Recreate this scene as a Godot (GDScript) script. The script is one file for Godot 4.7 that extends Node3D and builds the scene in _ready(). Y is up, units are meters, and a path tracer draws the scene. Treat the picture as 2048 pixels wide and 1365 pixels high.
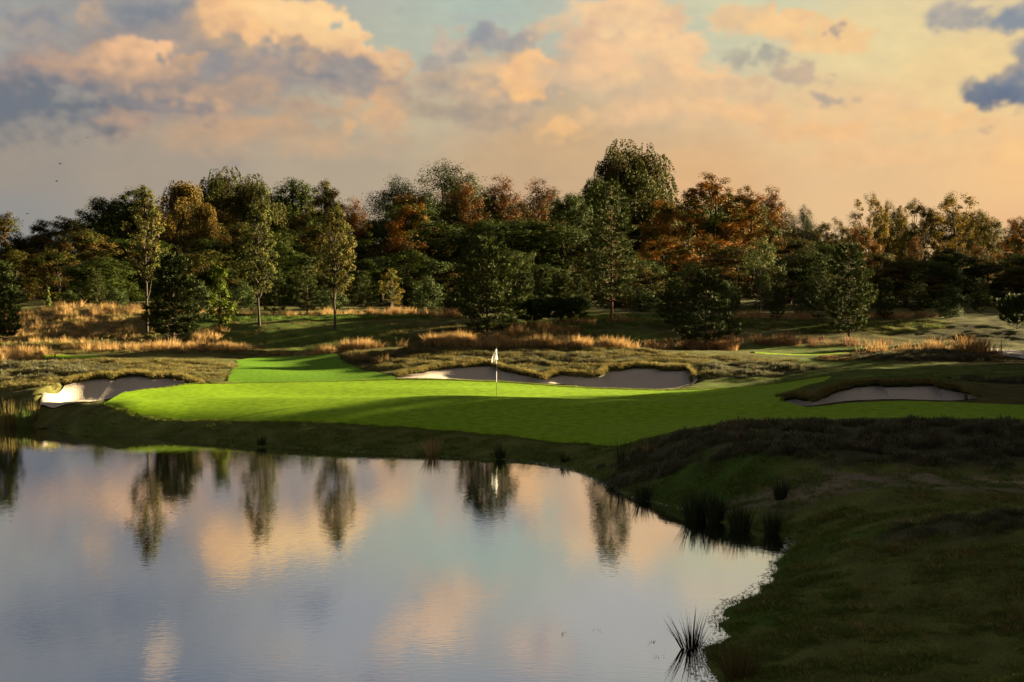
extends Node3D
# A golf green beside a pond at sunset: +x to the right, distance d from the viewer runs along -z, water level is y = 0.

const SUN_AZIMUTH := 60.0
const SUN_HEIGHT := 10.0
const EXPOSURE := 13.0
const TEXELS := 4096.0 / 360.0

var rng := RandomNumberGenerator.new()
var taken := {}
var mat := {}
var wob := FastNoiseLite.new()
var patchy := FastNoiseLite.new()


# ------------------------------------------------------------------ mesh buffer
class Buf:
	var v := PackedVector3Array()
	var n := PackedVector3Array()
	var c := PackedColorArray()
	var i := PackedInt32Array()

	func leaf(p: Vector3, nm: Vector3, t: Vector3, l: float, w: float, col: Color) -> void:
		var b := nm.cross(t) * w
		var k := v.size()
		v.append(p + t * l)
		v.append(p - b)
		v.append(p - t * l)
		v.append(p + b)
		for q in 4:
			n.append(nm)
			c.append(col)
		i.append_array([k, k + 1, k + 2, k, k + 2, k + 3])

	func blade(p: Vector3, up: Vector3, bend: Vector3, h: float, w: float, side: Vector3, col: Color) -> void:
		# a tapered strip of two joints that leans over towards bend
		var k := v.size()
		var m := p + up * h * 0.55 + bend * h * 0.22
		var e := p + up * h * (1.0 - 0.25 * bend.length()) + bend * h
		var nm := side.cross(up).normalized()
		v.append(p - side * w)
		v.append(p + side * w)
		v.append(m - side * w * 0.75)
		v.append(m + side * w * 0.75)
		v.append(e)
		for q in 5:
			n.append(nm)
			c.append(col)
		i.append_array([k, k + 2, k + 1, k + 1, k + 2, k + 3, k + 2, k + 4, k + 3])

	func tube(pts: PackedVector3Array, rad: PackedFloat32Array, sides: int, col: Color) -> void:
		var k := v.size()
		for s in pts.size():
			var dir := (pts[mini(s + 1, pts.size() - 1)] - pts[maxi(s - 1, 0)]).normalized()
			var a := dir.cross(Vector3(0.31, 0.2, 0.93)).normalized()
			var b := dir.cross(a)
			for q in sides:
				var w := TAU * q / sides
				var o := a * cos(w) + b * sin(w)
				v.append(pts[s] + o * rad[s])
				n.append(o)
				c.append(col)
		for s in pts.size() - 1:
			for q in sides:
				var r := (q + 1) % sides
				var a0 := k + s * sides + q
				var a1 := k + s * sides + r
				i.append_array([a0, a0 + sides, a1, a1, a0 + sides, a1 + sides])

	func commit() -> ArrayMesh:
		var arr := []
		arr.resize(Mesh.ARRAY_MAX)
		arr[Mesh.ARRAY_VERTEX] = v
		arr[Mesh.ARRAY_NORMAL] = n
		arr[Mesh.ARRAY_COLOR] = c
		arr[Mesh.ARRAY_INDEX] = i
		var m := ArrayMesh.new()
		m.add_surface_from_arrays(Mesh.PRIMITIVE_TRIANGLES, arr)
		return m


# ------------------------------------------------------------------ naming
func numbered(called: String) -> String:
	var k: int = taken.get(called, 0)
	taken[called] = k + 1
	return called if k == 0 else "%s_%03d" % [called, k]


func tag(o: Node, label := "", category := "", group := "", kind := "") -> void:
	if label: o.set_meta("label", label)
	if category: o.set_meta("category", category)
	if group: o.set_meta("group", group)
	if kind: o.set_meta("kind", kind)


func thing(called: String, label: String, category: String, at: Vector3, turn := 0.0, group := "") -> Node3D:
	var o := Node3D.new()
	o.name = numbered(called)
	add_child(o)
	o.position = at
	o.rotation.y = turn
	tag(o, label, category, group)
	return o


func part(called: String, m: Mesh, material: Material, parent: Node) -> MeshInstance3D:
	var o := MeshInstance3D.new()
	o.mesh = m
	o.material_override = material
	o.name = numbered(called) if parent == self else called
	parent.add_child(o, true)
	return o


func stuff(called: String, label: String, category: String, m: Mesh, material: Material, where: Array, tint: PackedColorArray, kind := "stuff") -> void:
	var mm := MultiMesh.new()
	mm.transform_format = MultiMesh.TRANSFORM_3D
	mm.use_colors = true
	mm.mesh = m
	mm.instance_count = where.size()
	for k in where.size():
		mm.set_instance_transform(k, where[k])
		mm.set_instance_color(k, tint[k])
	var o := MultiMeshInstance3D.new()
	o.multimesh = mm
	o.material_override = material
	o.name = numbered(called)
	add_child(o)
	tag(o, label, category, "", kind)


# ------------------------------------------------------------------ sky
func lin(r: float, g: float, b: float) -> Color:
	return Color(r / 255.0, g / 255.0, b / 255.0).srgb_to_linear()


func open_air(az: float, el: float) -> Color:
	# the clear air: warm along the horizon towards the sun, blue grey overhead and away from it
	var away := absf(wrapf(az - SUN_AZIMUTH, -180.0, 180.0))
	var w := exp(-pow(away / 68.0, 2.0))
	var low := Color(0.33, 0.29, 0.26).lerp(Color(1.15, 0.66, 0.25), w)
	var mid := Color(0.25, 0.30, 0.36).lerp(Color(0.62, 0.55, 0.40), w)
	var top := Color(0.13, 0.18, 0.26)
	var t := clampf(el / 16.0, 0.0, 1.0)
	var c := low.lerp(mid, t * t * (3.0 - 2.0 * t))
	return c.lerp(top, pow(clampf((el - 10.0) / 70.0, 0.0, 1.0), 0.7))


func paint(px: PackedFloat32Array, wide: int, high: int, az0: float, el0: float, per: float, b: Array, ns: FastNoiseLite) -> void:
	# one billow of cloud laid over what is behind it: lit on its upper side towards the sun, grey on the other, ragged at its rim
	var a: float = b[0]
	var e: float = b[1]
	var rx: float = b[2]
	var ry: float = b[3]
	var lit: Color = b[4]
	var dark: Color = b[5]
	var op: float = b[6]
	var soft: float = b[7]
	var cs := cos(b[8])
	var sn := sin(b[8])
	var reach := maxf(rx, ry) * 1.5
	var shade: float = b[9]
	for y in range(maxi(0, int((el0 - e - reach) * per)), mini(high, int((el0 - e + reach) * per) + 1)):
		var el := el0 - y / per
		for x in range(maxi(0, int((a - reach - az0) * per)), mini(wide, int((a + reach - az0) * per) + 1)):
			var az := az0 + x / per
			var n2 := ns.get_noise_2d(az * 26.0 + 400.0, el * 36.0)
			var n4 := ns.get_noise_2d(az * 60.0 - 300.0, el * 84.0)
			var dx := az - a + n4 * 0.22 + 0.6 * n2
			var dy := el - e + n2 * 0.34 - n4 * 0.10
			var u := (dx * cs + dy * sn) / rx
			var w := (dy * cs - dx * sn) / ry
			var q := u * u + w * w
			if q > 2.2:
				continue
			var n1 := ns.get_noise_2d(az * 10.0, el * 17.0)
			var n3 := ns.get_noise_2d(az * 7.0 + 900.0, el * 12.0)
			q = sqrt(q) + n1 * 0.6 + n2 * 0.24 + n4 * 0.16
			var k := clampf((1.0 - q) / (soft * 1.05), 0.0, 1.0)
			if k <= 0.0:
				continue
			k = k * k * (3.0 - 2.0 * k) * op
			var s := clampf(0.5 + shade * (0.45 * dx / rx + 0.75 * dy / ry) + n3 * 0.9 + n2 * 0.4 + n4 * 0.18, 0.0, 1.0)
			var at := (y * wide + x) * 3
			px[at] = lerpf(px[at], lerpf(dark.r, lit.r, s), k)
			px[at + 1] = lerpf(px[at + 1], lerpf(dark.g, lit.g, s), k)
			px[at + 2] = lerpf(px[at + 2], lerpf(dark.b, lit.b, s), k)


func make_sky() -> PanoramaSkyMaterial:
	var ns := FastNoiseLite.new()
	ns.noise_type = FastNoiseLite.TYPE_SIMPLEX_SMOOTH
	ns.seed = 11
	ns.frequency = 0.028
	ns.fractal_octaves = 5
	ns.fractal_gain = 0.52
	var r := RandomNumberGenerator.new()
	r.seed = 5
	# the whole sky, coarse
	var gw := 1024
	var gh := 512
	var per := 1024.0 / 360.0
	var px := PackedFloat32Array()
	px.resize(gw * gh * 3)
	for y in gh:
		var el := maxf(90.0 - y / per, 0.0)
		for x in gw:
			var c := open_air(x / per, el)
			var at := (y * gw + x) * 3
			px[at] = c.r
			px[at + 1] = c.g
			px[at + 2] = c.b
	for k in 230:
		var az := r.randf() * 400.0 - 20.0
		var el := 3.0 + pow(r.randf(), 1.5) * 62.0
		if absf(wrapf(az, -180.0, 180.0)) < 30.0 and el < 22.0:
			continue
		var w := exp(-pow(absf(wrapf(az - SUN_AZIMUTH, -180.0, 180.0)) / 80.0, 2.0))
		var size := 3.0 + el * 0.16
		var lit := Color(0.46, 0.36, 0.30).lerp(Color(0.88, 0.57, 0.30), w)
		var dark := Color(0.17, 0.18, 0.22).lerp(Color(0.34, 0.29, 0.26), w)
		paint(px, gw, gh, 0.0, 90.0, per, [az, el, size * (1.6 + 2.2 * r.randf()), size * (0.45 + 0.5 * r.randf()), lit, dark, 0.45 + 0.4 * r.randf(), 0.5, (r.randf() - 0.5) * 0.4, 0.5], ns)
	var im := Image.create_from_data(gw, gh, false, Image.FORMAT_RGBF, px.to_byte_array())
	im.resize(4096, 2048, Image.INTERPOLATE_CUBIC)
	# the part of it beyond the woods and the part mirrored by the pond, fine
	var wide := int(50.0 * TEXELS)
	var high := int(20.5 * TEXELS)
	var az0 := -25.0
	var el0 := 20.0
	var fine := PackedFloat32Array()
	fine.resize(wide * high * 3)
	# colours of the air between the clouds: azimuth, height, colour
	var air := [
		[-18.78, 4.15, lin(158, 147, 135)], [-18.80, 2.36, lin(148, 146, 142)], [-13.52, 3.99, lin(166, 153, 137)], [-6.14, 4.26, lin(180, 163, 140)], [0.00, 4.29, lin(198, 168, 133)],
		[7.12, 3.60, lin(224, 180, 132)], [13.56, 3.16, lin(232, 192, 144)], [18.65, 3.80, lin(244, 198, 142)], [18.67, 1.64, lin(234, 188, 138)], [12.64, 5.93, lin(236, 198, 148)],
		[13.51, 8.79, lin(232, 212, 160)], [8.94, 10.19, lin(212, 210, 174)], [-1.40, 9.95, lin(176, 190, 176)], [-2.73, 8.84, lin(184, 188, 170)], [-3.87, 6.43, lin(195, 180, 150)],
		[1.44, 4.95, lin(205, 172, 132)], [6.72, 9.34, lin(202, 200, 170)], [-18.71, 8.91, lin(158, 160, 156)], [-11.68, 7.59, lin(150, 145, 140)], [0.00, 0.02, lin(196, 160, 125)],
		[16.18, 7.44, lin(238, 208, 152)], [-15.21, 12.23, lin(140, 144, 152)], [-6.10, 13.12, lin(172, 174, 178)], [4.27, 12.62, lin(196, 194, 190)], [14.36, 12.79, lin(205, 202, 182)],
		[0.00, 17.18, lin(150, 160, 174)], [-13.39, 16.74, lin(112, 128, 150)], [12.53, 16.80, lin(160, 172, 182)],
	]
	for y in high:
		var el := maxf(el0 - y / TEXELS, 0.0)
		for x in wide:
			var az := az0 + x / TEXELS
			var sum := Color(0, 0, 0)
			var weight := 0.0
			for k in air:
				var dx: float = az - k[0]
				var dy: float = (el - k[1]) * 1.7
				var w := 1.0 / (0.6 + pow(dx * dx + dy * dy, 1.5))
				var kc: Color = k[2]
				sum += kc * w
				weight += w
			sum /= weight
			var at := (y * wide + x) * 3
			fine[at] = sum.r
			fine[at + 1] = sum.g
			fine[at + 2] = sum.b
	# clouds, farthest first: px place -> azimuth, height, radii, lit colour, shaded colour, opacity, softness, tilt, relief
	var D := 0.0191
	for b in [
		# above the frame, seen in the pond
		[-16.43, 12.67, 330, 100, lin(150, 151, 153), lin(112, 121, 136), 0.85, 0.9, 0.0, 0.4], [-7.60, 12.11, 105, 46, lin(162, 162, 165), lin(140, 144, 154), 0.85, 0.6, 0.1, 0.4],
		[-3.10, 12.46, 150, 85, lin(250, 208, 166), lin(205, 178, 156), 0.9, 0.7, -0.5, 0.6], [-13.51, 13.96, 30, 80, lin(238, 205, 170), lin(190, 172, 160), 0.7, 0.8, 0.2, 0.3], [-9.82, 11.06, 160, 40, lin(212, 186, 156), lin(170, 162, 156), 0.6, 0.9, 0.1, 0.4], [-8.70, 13.92, 150, 50, lin(206, 186, 164), lin(160, 158, 160), 0.6, 0.8, 0.1, 0.4],
		[0.68, 13.90, 140, 70, lin(232, 202, 172), lin(180, 168, 166), 0.8, 0.7, 0.1, 0.5], [8.01, 11.47, 220, 60, lin(240, 215, 180), lin(205, 195, 180), 0.7, 0.8, 0.0, 0.4],
		[13.46, 13.70, 260, 80, lin(235, 210, 180), lin(175, 170, 170), 0.7, 0.7, 0.0, 0.5], [-7.95, 15.67, 400, 70, lin(190, 175, 165), lin(130, 138, 156), 0.7, 0.8, 0.0, 0.5],
		# the great bank on the side away from the sun
		[-12.94, 7.91, 470, 170, lin(182, 160, 142), lin(128, 129, 138), 0.9, 0.8, 0.0, 0.35], [-10.41, 5.51, 330, 60, lin(222, 174, 126), lin(186, 158, 130), 0.75, 0.9, 0.0, 0.3],
		[-8.75, 6.09, 120, 36, lin(228, 176, 124), lin(196, 162, 128), 0.7, 0.8, 0.2, 0.4],
		[-16.84, 7.60, 210, 60, lin(168, 148, 138), lin(116, 119, 132), 0.8, 0.6, 0.0, 0.5], [-17.90, 6.22, 290, 82, lin(118, 122, 130), lin(84, 100, 117), 0.95, 0.85, 0.05, 0.4],
		[-17.69, 9.14, 120, 60, lin(184, 166, 148), lin(140, 142, 148), 0.8, 0.6, 0.2, 0.5], [-15.77, 9.41, 60, 40, lin(212, 176, 142), lin(160, 150, 142), 0.8, 0.6, 0.5, 0.6],
		[-13.46, 9.83, 130, 42, lin(146, 145, 146), lin(122, 130, 142), 0.85, 0.5, 0.05, 0.4], [-12.93, 9.17, 150, 36, lin(170, 154, 142), lin(136, 136, 142), 0.8, 0.6, 0.1, 0.5],
		[-13.49, 7.17, 200, 66, lin(216, 174, 136), lin(152, 140, 134), 0.95, 0.4, -0.25, 0.6], [-13.66, 7.98, 95, 54, lin(240, 190, 144), lin(190, 160, 136), 0.95, 0.3, -0.1, 0.6],
		[-13.53, 8.47, 36, 26, lin(250, 198, 150), lin(210, 172, 138), 0.97, 0.25, -0.2, 0.5], [-12.18, 7.97, 46, 28, lin(214, 172, 134), lin(170, 150, 134), 0.9, 0.3, -0.3, 0.5],
		[-16.84, 7.68, 75, 20, lin(192, 158, 134), lin(150, 138, 134), 0.8, 0.5, -0.2, 0.6], [-12.96, 6.50, 130, 24, lin(132, 132, 138), lin(108, 118, 130), 0.7, 0.6, -0.1, 0.3],
		[-14.57, 5.88, 80, 22, lin(196, 160, 132), lin(160, 144, 134), 0.7, 0.6, 0.0, 0.4],
		[-9.47, 9.10, 200, 70, lin(226, 182, 138), lin(172, 156, 140), 0.9, 0.5, -0.2, 0.5], [-9.09, 9.92, 150, 56, lin(255, 208, 148), lin(232, 188, 140), 0.95, 0.35, -0.1, 0.4],
		[-10.93, 9.77, 42, 40, lin(255, 204, 146), lin(222, 178, 136), 0.9, 0.35, 0.3, 0.5], [-9.56, 9.18, 46, 34, lin(255, 206, 146), lin(240, 190, 138), 0.9, 0.3, 0.2, 0.4],
		[-7.15, 9.33, 150, 42, lin(255, 216, 158), lin(244, 200, 146), 0.98, 0.25, -0.42, 0.5], [-5.47, 8.30, 85, 46, lin(248, 200, 148), lin(214, 178, 142), 0.95, 0.4, -0.4, 0.5],
		[-7.25, 7.69, 190, 64, lin(192, 162, 138), lin(146, 142, 142), 0.85, 0.5, -0.15, 0.5], [-9.01, 8.60, 52, 26, lin(162, 154, 148), lin(136, 138, 144), 0.85, 0.55, -0.2, 0.4],
		[-11.22, 8.00, 48, 26, lin(160, 153, 148), lin(138, 140, 146), 0.7, 0.6, 0.2, 0.4], [-6.31, 7.61, 88, 40, lin(164, 154, 146), lin(128, 131, 140), 0.9, 0.55, -0.25, 0.4],
		[-7.99, 7.86, 60, 22, lin(156, 146, 140), lin(126, 130, 140), 0.8, 0.5, -0.3, 0.4], [-7.25, 6.49, 180, 36, lin(216, 174, 132), lin(180, 156, 134), 0.8, 0.7, -0.1, 0.4],
		[-5.00, 6.14, 80, 56, lin(232, 184, 136), lin(200, 168, 136), 0.8, 0.7, 0.0, 0.4], [-6.32, 5.81, 30, 22, lin(244, 190, 132), lin(224, 178, 130), 0.7, 0.6, -0.6, 0.3],
		[-7.98, 9.77, 150, 46, lin(255, 212, 152), lin(236, 192, 144), 0.75, 0.7, -0.25, 0.4], [-10.22, 6.89, 140, 44, lin(212, 172, 134), lin(170, 150, 134), 0.7, 0.7, -0.1, 0.5],
		# the broken cloud in the middle
		[-0.27, 7.38, 210, 120, lin(228, 186, 142), lin(176, 160, 144), 0.85, 0.6, -0.1, 0.4], [-2.54, 8.94, 55, 40, lin(226, 192, 160), lin(170, 162, 156), 0.8, 0.5, 0.0, 0.6],
		[-2.73, 8.29, 60, 26, lin(176, 164, 154), lin(146, 146, 150), 0.85, 0.5, 0.1, 0.4], [-0.46, 8.94, 85, 34, lin(182, 172, 162), lin(152, 153, 156), 0.85, 0.6, -0.1, 0.4],
		[-1.21, 9.31, 40, 22, lin(170, 166, 160), lin(144, 148, 156), 0.8, 0.5, 0.4, 0.4], [-2.35, 7.46, 70, 40, lin(200, 174, 146), lin(164, 154, 144), 0.7, 0.6, 0.0, 0.5],
		[0.49, 7.75, 66, 56, lin(254, 204, 144), lin(236, 188, 138), 0.97, 0.4, 0.0, 0.4], [0.91, 8.37, 30, 24, lin(255, 206, 148), lin(244, 196, 142), 0.95, 0.35, 0.0, 0.4],
		[0.68, 7.00, 52, 24, lin(252, 200, 138), lin(238, 188, 134), 0.9, 0.5, 0.0, 0.3], [-1.79, 6.29, 140, 28, lin(192, 168, 140), lin(164, 152, 138), 0.85, 0.5, -0.12, 0.3],
		[-0.27, 6.07, 90, 26, lin(200, 172, 140), lin(172, 156, 138), 0.8, 0.6, -0.2, 0.3], [1.54, 5.73, 66, 32, lin(248, 196, 134), lin(226, 182, 134), 0.85, 0.6, -0.1, 0.4],
		[4.28, 9.56, 190, 62, lin(250, 210, 158), lin(226, 192, 154), 0.95, 0.45, 0.05, 0.5], [2.39, 9.03, 70, 44, lin(238, 192, 152), lin(206, 178, 150), 0.85, 0.5, 0.5, 0.5],
		[4.85, 7.53, 240, 80, lin(248, 202, 150), lin(208, 182, 150), 0.9, 0.6, 0.0, 0.45], [4.47, 8.92, 110, 14, lin(190, 172, 150), lin(170, 162, 152), 0.7, 0.6, -0.1, 0.3],
		[5.97, 9.63, 60, 60, lin(236, 192, 152), lin(212, 182, 150), 0.7, 0.6, 0.3, 0.4], [8.76, 9.62, 90, 38, lin(236, 196, 150), lin(214, 186, 152), 0.85, 0.5, -0.1, 0.4],
		[10.97, 8.96, 150, 40, lin(254, 210, 146), lin(234, 194, 146), 0.95, 0.4, -0.2, 0.4], [10.05, 9.44, 60, 30, lin(252, 208, 148), lin(236, 196, 148), 0.9, 0.4, -0.3, 0.4],
		[8.77, 8.35, 95, 24, lin(188, 176, 154), lin(164, 162, 152), 0.85, 0.5, -0.05, 0.35], [8.49, 8.03, 46, 22, lin(186, 172, 150), lin(166, 160, 150), 0.8, 0.5, 0.2, 0.4],
		[10.71, 7.61, 80, 34, lin(206, 178, 150), lin(174, 162, 150), 0.85, 0.6, -0.4, 0.4], [11.72, 6.71, 60, 20, lin(186, 168, 150), lin(156, 152, 150), 0.9, 0.5, -0.25, 0.35],
		[11.97, 9.11, 18, 9, lin(196, 172, 150), lin(170, 158, 150), 0.85, 0.4, -0.3, 0.4], [8.60, 6.23, 130, 26, lin(250, 198, 136), lin(228, 186, 140), 0.8, 0.6, -0.15, 0.35],
		[11.55, 5.55, 170, 36, lin(248, 194, 136), lin(232, 184, 136), 0.7, 0.8, 0.05, 0.3], [15.85, 5.84, 170, 30, lin(254, 200, 138), lin(240, 190, 136), 0.6, 0.8, -0.1, 0.3],
		[5.79, 6.32, 280, 46, lin(252, 204, 148), lin(224, 186, 146), 0.8, 0.7, 0.0, 0.5], [3.15, 8.10, 120, 60, lin(246, 200, 152), lin(214, 184, 152), 0.8, 0.5, 0.3, 0.6], [5.78, 8.72, 110, 50, lin(252, 208, 156), lin(222, 188, 152), 0.85, 0.4, -0.1, 0.6],
		[7.85, 7.40, 110, 40, lin(248, 202, 150), lin(214, 184, 150), 0.8, 0.5, -0.2, 0.6], [4.09, 10.11, 120, 34, lin(255, 212, 158), lin(234, 196, 154), 0.85, 0.4, 0.1, 0.5], [14.42, 6.60, 190, 34, lin(246, 206, 156), lin(234, 192, 146), 0.6, 0.9, 0.05, 0.4],
		[13.19, 4.54, 260, 34, lin(244, 196, 142), lin(226, 182, 138), 0.6, 0.9, 0.02, 0.4], [-7.26, 5.06, 300, 30, lin(212, 176, 138), lin(184, 164, 140), 0.6, 0.9, 0.0, 0.4],
		# the dark scud on the sun's side
		[16.68, 9.63, 80, 34, lin(206, 188, 164), lin(150, 152, 156), 0.85, 0.45, 0.1, 0.4], [18.57, 9.36, 80, 36, lin(168, 168, 164), lin(134, 144, 156), 0.95, 0.4, 0.0, 0.3],
		[18.93, 8.03, 46, 70, lin(160, 156, 154), lin(126, 136, 150), 0.95, 0.4, 0.0, 0.3], [18.09, 7.19, 60, 34, lin(160, 152, 146), lin(118, 128, 144), 0.9, 0.4, 0.4, 0.4],
		[17.75, 6.82, 95, 36, lin(138, 142, 150), lin(98, 112, 134), 0.97, 0.42, -0.12, 0.4], [18.95, 6.63, 70, 50, lin(126, 134, 146), lin(94, 110, 134), 0.97, 0.45, -0.2, 0.3],
		[18.80, 4.68, 90, 46, lin(255, 208, 140), lin(248, 198, 132), 0.4, 0.9, 0.0, 0.2], [17.34, 5.40, 24, 9, lin(214, 176, 140), lin(190, 164, 142), 0.6, 0.6, 0.0, 0.2],
	]:
		paint(fine, wide, high, az0, el0, TEXELS, [b[0], b[1], b[2] * D, b[3] * D, b[4], b[5], b[6], b[7], b[8], b[9]], ns)
	for y in high:
		var el := el0 - y / TEXELS
		var k1 := smoothstep(20.0, 15.5, el)
		for x in wide:
			var az := az0 + x / TEXELS
			var k := k1 * smoothstep(25.0, 20.5, absf(az))
			var at := (y * wide + x) * 3
			var veil := (0.08 * ns.get_noise_2d(az * 14.0 + 50.0, el * 30.0) + 0.05 * ns.get_noise_2d(az * 45.0, el * 80.0 + 90.0)) * smoothstep(2.0, 6.0, el)
			fine[at] *= 1.0 + veil
			fine[at + 1] *= 1.0 + 0.8 * veil
			fine[at + 2] *= 1.0 + 0.4 * veil
			var tx := posmod(int(round(az * TEXELS)), 4096)
			var ty := int((90.0 - el) * TEXELS)
			var was := im.get_pixel(tx, ty)
			im.set_pixel(tx, ty, was.lerp(Color(fine[at], fine[at + 1], fine[at + 2]), k))
	var m := PanoramaSkyMaterial.new()
	m.panorama = ImageTexture.create_from_image(im)
	m.energy_multiplier = 1.0
	return m


# ------------------------------------------------------------------ lie of the land
# surveyed spots: x, distance, height
var spots := PackedFloat32Array([
	-16.85, 63.50, 1.11, -12.83, 61.50, 0.69, -8.43, 59.50, 0.70, -4.34, 58.00, 0.64, -0.45, 56.00, 0.52, 2.25, 53.50, 0.52, 3.86, 51.00, 0.69,
	-16.21, 67.00, 1.07, -11.73, 67.00, 0.95, -7.25, 67.00, 0.95, -0.70, 67.30, 1.09, 2.78, 66.00, 1.03, 5.81, 63.00, 1.06, 5.26, 57.00, 0.80, 8.26, 58.00, 1.09, 9.39, 66.00, 1.03,
	-16.93, 70.00, 1.11, -14.00, 73.00, 1.21, -10.48, 74.00, 1.24, -5.61, 75.00, 1.29, -0.60, 75.00, 1.17, 4.29, 73.00, 0.99, 7.41, 72.50, 0.95, 11.61, 73.00, 1.09, 14.04, 73.00, 1.36,
	-11.32, 80.00, 1.52, -13.16, 85.00, 1.65, -12.00, 89.00, 1.79, -8.02, 79.00, 1.45, -13.02, 92.00, 1.91,
	-20.07, 65.00, 0.96, -18.47, 65.50, 0.94, -16.69, 69.00, 1.09, -15.38, 71.50, 1.19, -21.67, 71.00, 1.47, -20.09, 73.00, 1.65, -17.89, 74.00, 1.68, -15.21, 73.00, 1.33,
	-23.42, 72.00, 1.52, -21.18, 77.00, 1.75, -16.25, 78.00, 1.69, -19.57, 81.00, 1.95, -24.06, 78.00, 1.77, -14.35, 79.00, 1.72, -23.26, 68.00, 1.10, -26.32, 77.00, 1.70, -28.37, 83.00, 2.04,
	-25.37, 86.00, 1.91, -28.95, 90.00, 2.13, -21.50, 89.00, 2.09, -18.04, 91.00, 2.08, -27.70, 95.00, 2.15, -23.43, 97.00, 2.13,
	-27.76, 101.00, 2.90, -25.38, 103.00, 3.73, -21.35, 101.00, 3.14, -34.84, 102.00, 2.77, -36.87, 108.00, 3.82, -32.04, 110.00, 4.25, -27.28, 110.00, 4.07, -30.86, 94.00, 2.26,
	-18.51, 95.00, 2.06, -13.44, 95.00, 1.90, -7.10, 95.00, 1.90, -15.49, 98.00, 2.90, -10.70, 99.00, 3.03, -13.74, 102.00, 3.51, -18.14, 100.00, 3.17, -6.80, 100.00, 3.17, -14.98, 106.00, 3.76, -6.15, 106.00, 3.93,
	-3.31, 80.00, 1.84, -0.64, 80.50, 1.82, 3.34, 79.50, 1.63, 6.04, 80.00, 1.71, 9.51, 80.00, 1.74, -6.13, 82.00, 1.95, -0.66, 83.00, 2.12, 4.88, 83.00, 2.04, 10.42, 83.00, 1.90,
	-9.51, 88.00, 2.22, -3.60, 87.00, 2.47, 2.21, 87.00, 2.44, 6.85, 87.00, 2.36, -5.76, 77.00, 1.57, -3.85, 93.00, 1.99, 2.36, 93.00, 1.93, 8.57, 93.00, 1.93,
	-0.78, 97.00, 2.61, -0.81, 101.00, 3.14, 2.66, 105.00, 3.54, 6.97, 104.00, 3.77, -0.86, 108.00, 3.64,
	12.56, 79.00, 1.53, 13.93, 75.00, 1.40, 13.50, 85.00, 1.94, 13.39, 88.00, 2.10, 17.30, 90.00, 1.77, 19.70, 90.00, 1.89, 15.25, 96.00, 2.11, 13.93, 98.00, 2.58, 16.35, 103.00, 3.25, 17.14, 108.00, 3.60,
	11.36, 59.00, 1.16, 13.44, 59.50, 1.39, 15.56, 60.00, 1.47, 17.56, 60.00, 1.43, 19.05, 59.00, 1.43, 12.76, 62.00, 1.50, 14.45, 64.00, 1.84, 16.85, 65.00, 1.90, 18.87, 64.50, 1.84, 19.91, 63.00, 1.63,
	16.73, 69.00, 1.79, 20.48, 70.00, 1.84, 15.47, 74.00, 1.63, 19.69, 76.00, 1.81, 24.76, 76.00, 1.81, 19.39, 80.00, 1.92, 21.75, 84.00, 2.27, 24.85, 85.00, 2.36, 25.93, 83.00, 2.12,
	23.56, 91.00, 2.08, 21.88, 97.00, 2.13, 27.28, 99.00, 2.37, 23.22, 103.00, 3.07, 28.65, 104.00, 3.22, 32.55, 100.00, 3.00, 35.23, 104.00, 3.56, 28.46, 110.00, 3.63,
	27.26, 82.00, 1.90, 30.07, 88.00, 2.13, 32.12, 94.00, 2.20,
	4.32, 48.50, 0.84, 5.91, 47.00, 1.29, 7.48, 47.00, 1.64, 10.62, 47.00, 1.79, 13.77, 47.00, 1.79, 16.09, 47.00, 1.76, 8.28, 52.00, 1.37, 11.98, 53.00, 1.34, 15.52, 53.00, 1.38, 18.14, 53.00, 1.38,
	4.80, 44.00, 0.72, 6.69, 42.00, 1.12, 9.50, 42.00, 1.12, 12.32, 42.00, 1.05, 14.40, 42.00, 1.05, 5.96, 39.00, 0.57, 7.97, 38.00, 0.91, 10.51, 38.00, 0.91, 13.03, 38.00, 0.91,
	7.71, 34.00, 0.62, 9.55, 34.50, 0.94, 11.28, 34.50, 1.11, 9.11, 31.00, 0.91, 10.64, 31.00, 1.12, 6.81, 30.00, 0.37, 7.63, 27.50, 0.59, 9.29, 27.00, 0.69,
	5.58, 26.50, 0.21, 6.53, 23.50, 0.46, 7.92, 23.00, 0.59, 4.27, 22.00, 0.35, 5.62, 21.50, 0.48, 7.24, 21.00, 0.62,
	23.20, 47.00, 1.76, 37.45, 76.00, 1.76, 43.34, 88.00, 2.22, 51.18, 104.00, 3.56, 18.79, 38.00, 0.91, 11.42, 23.00, 0.66, 29.59, 60.00, 1.51,
	-32.83, 69.00, 1.03, -40.40, 85.00, 1.94, -50.33, 106.00, 3.51, -30.25, 74.00, 1.39,
	4.25, 38.86, -0.3, 5.30, 37.99, -0.3, 6.14, 36.94, -0.25, 3.79, 40.99, -0.3,
	-70, 130, 4.0, -35, 130, 4.2, 0, 130, 4.0, 35, 130, 4.0, 70, 130, 4.4, -70, 165, 4.4, 0, 165, 4.4, 70, 165, 4.4, 60, 60, 2.4, 60, 90, 3.4, -70, 70, 1.6, -70, 100, 3.2, 60, 30, 2.0,
	0, 0, 4.6, 10, 0, 4.6, -12, 0, 4.6, 0, 8, 1.4, 12, 8, 2.2, -12, 8, 1.4, 7, 15, 0.8, 14, 15, 1.2, 30, 5, 3.0, -40, 0, 3.0, -70, 10, 1.5, -70, 40, 1.0,
])
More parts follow.
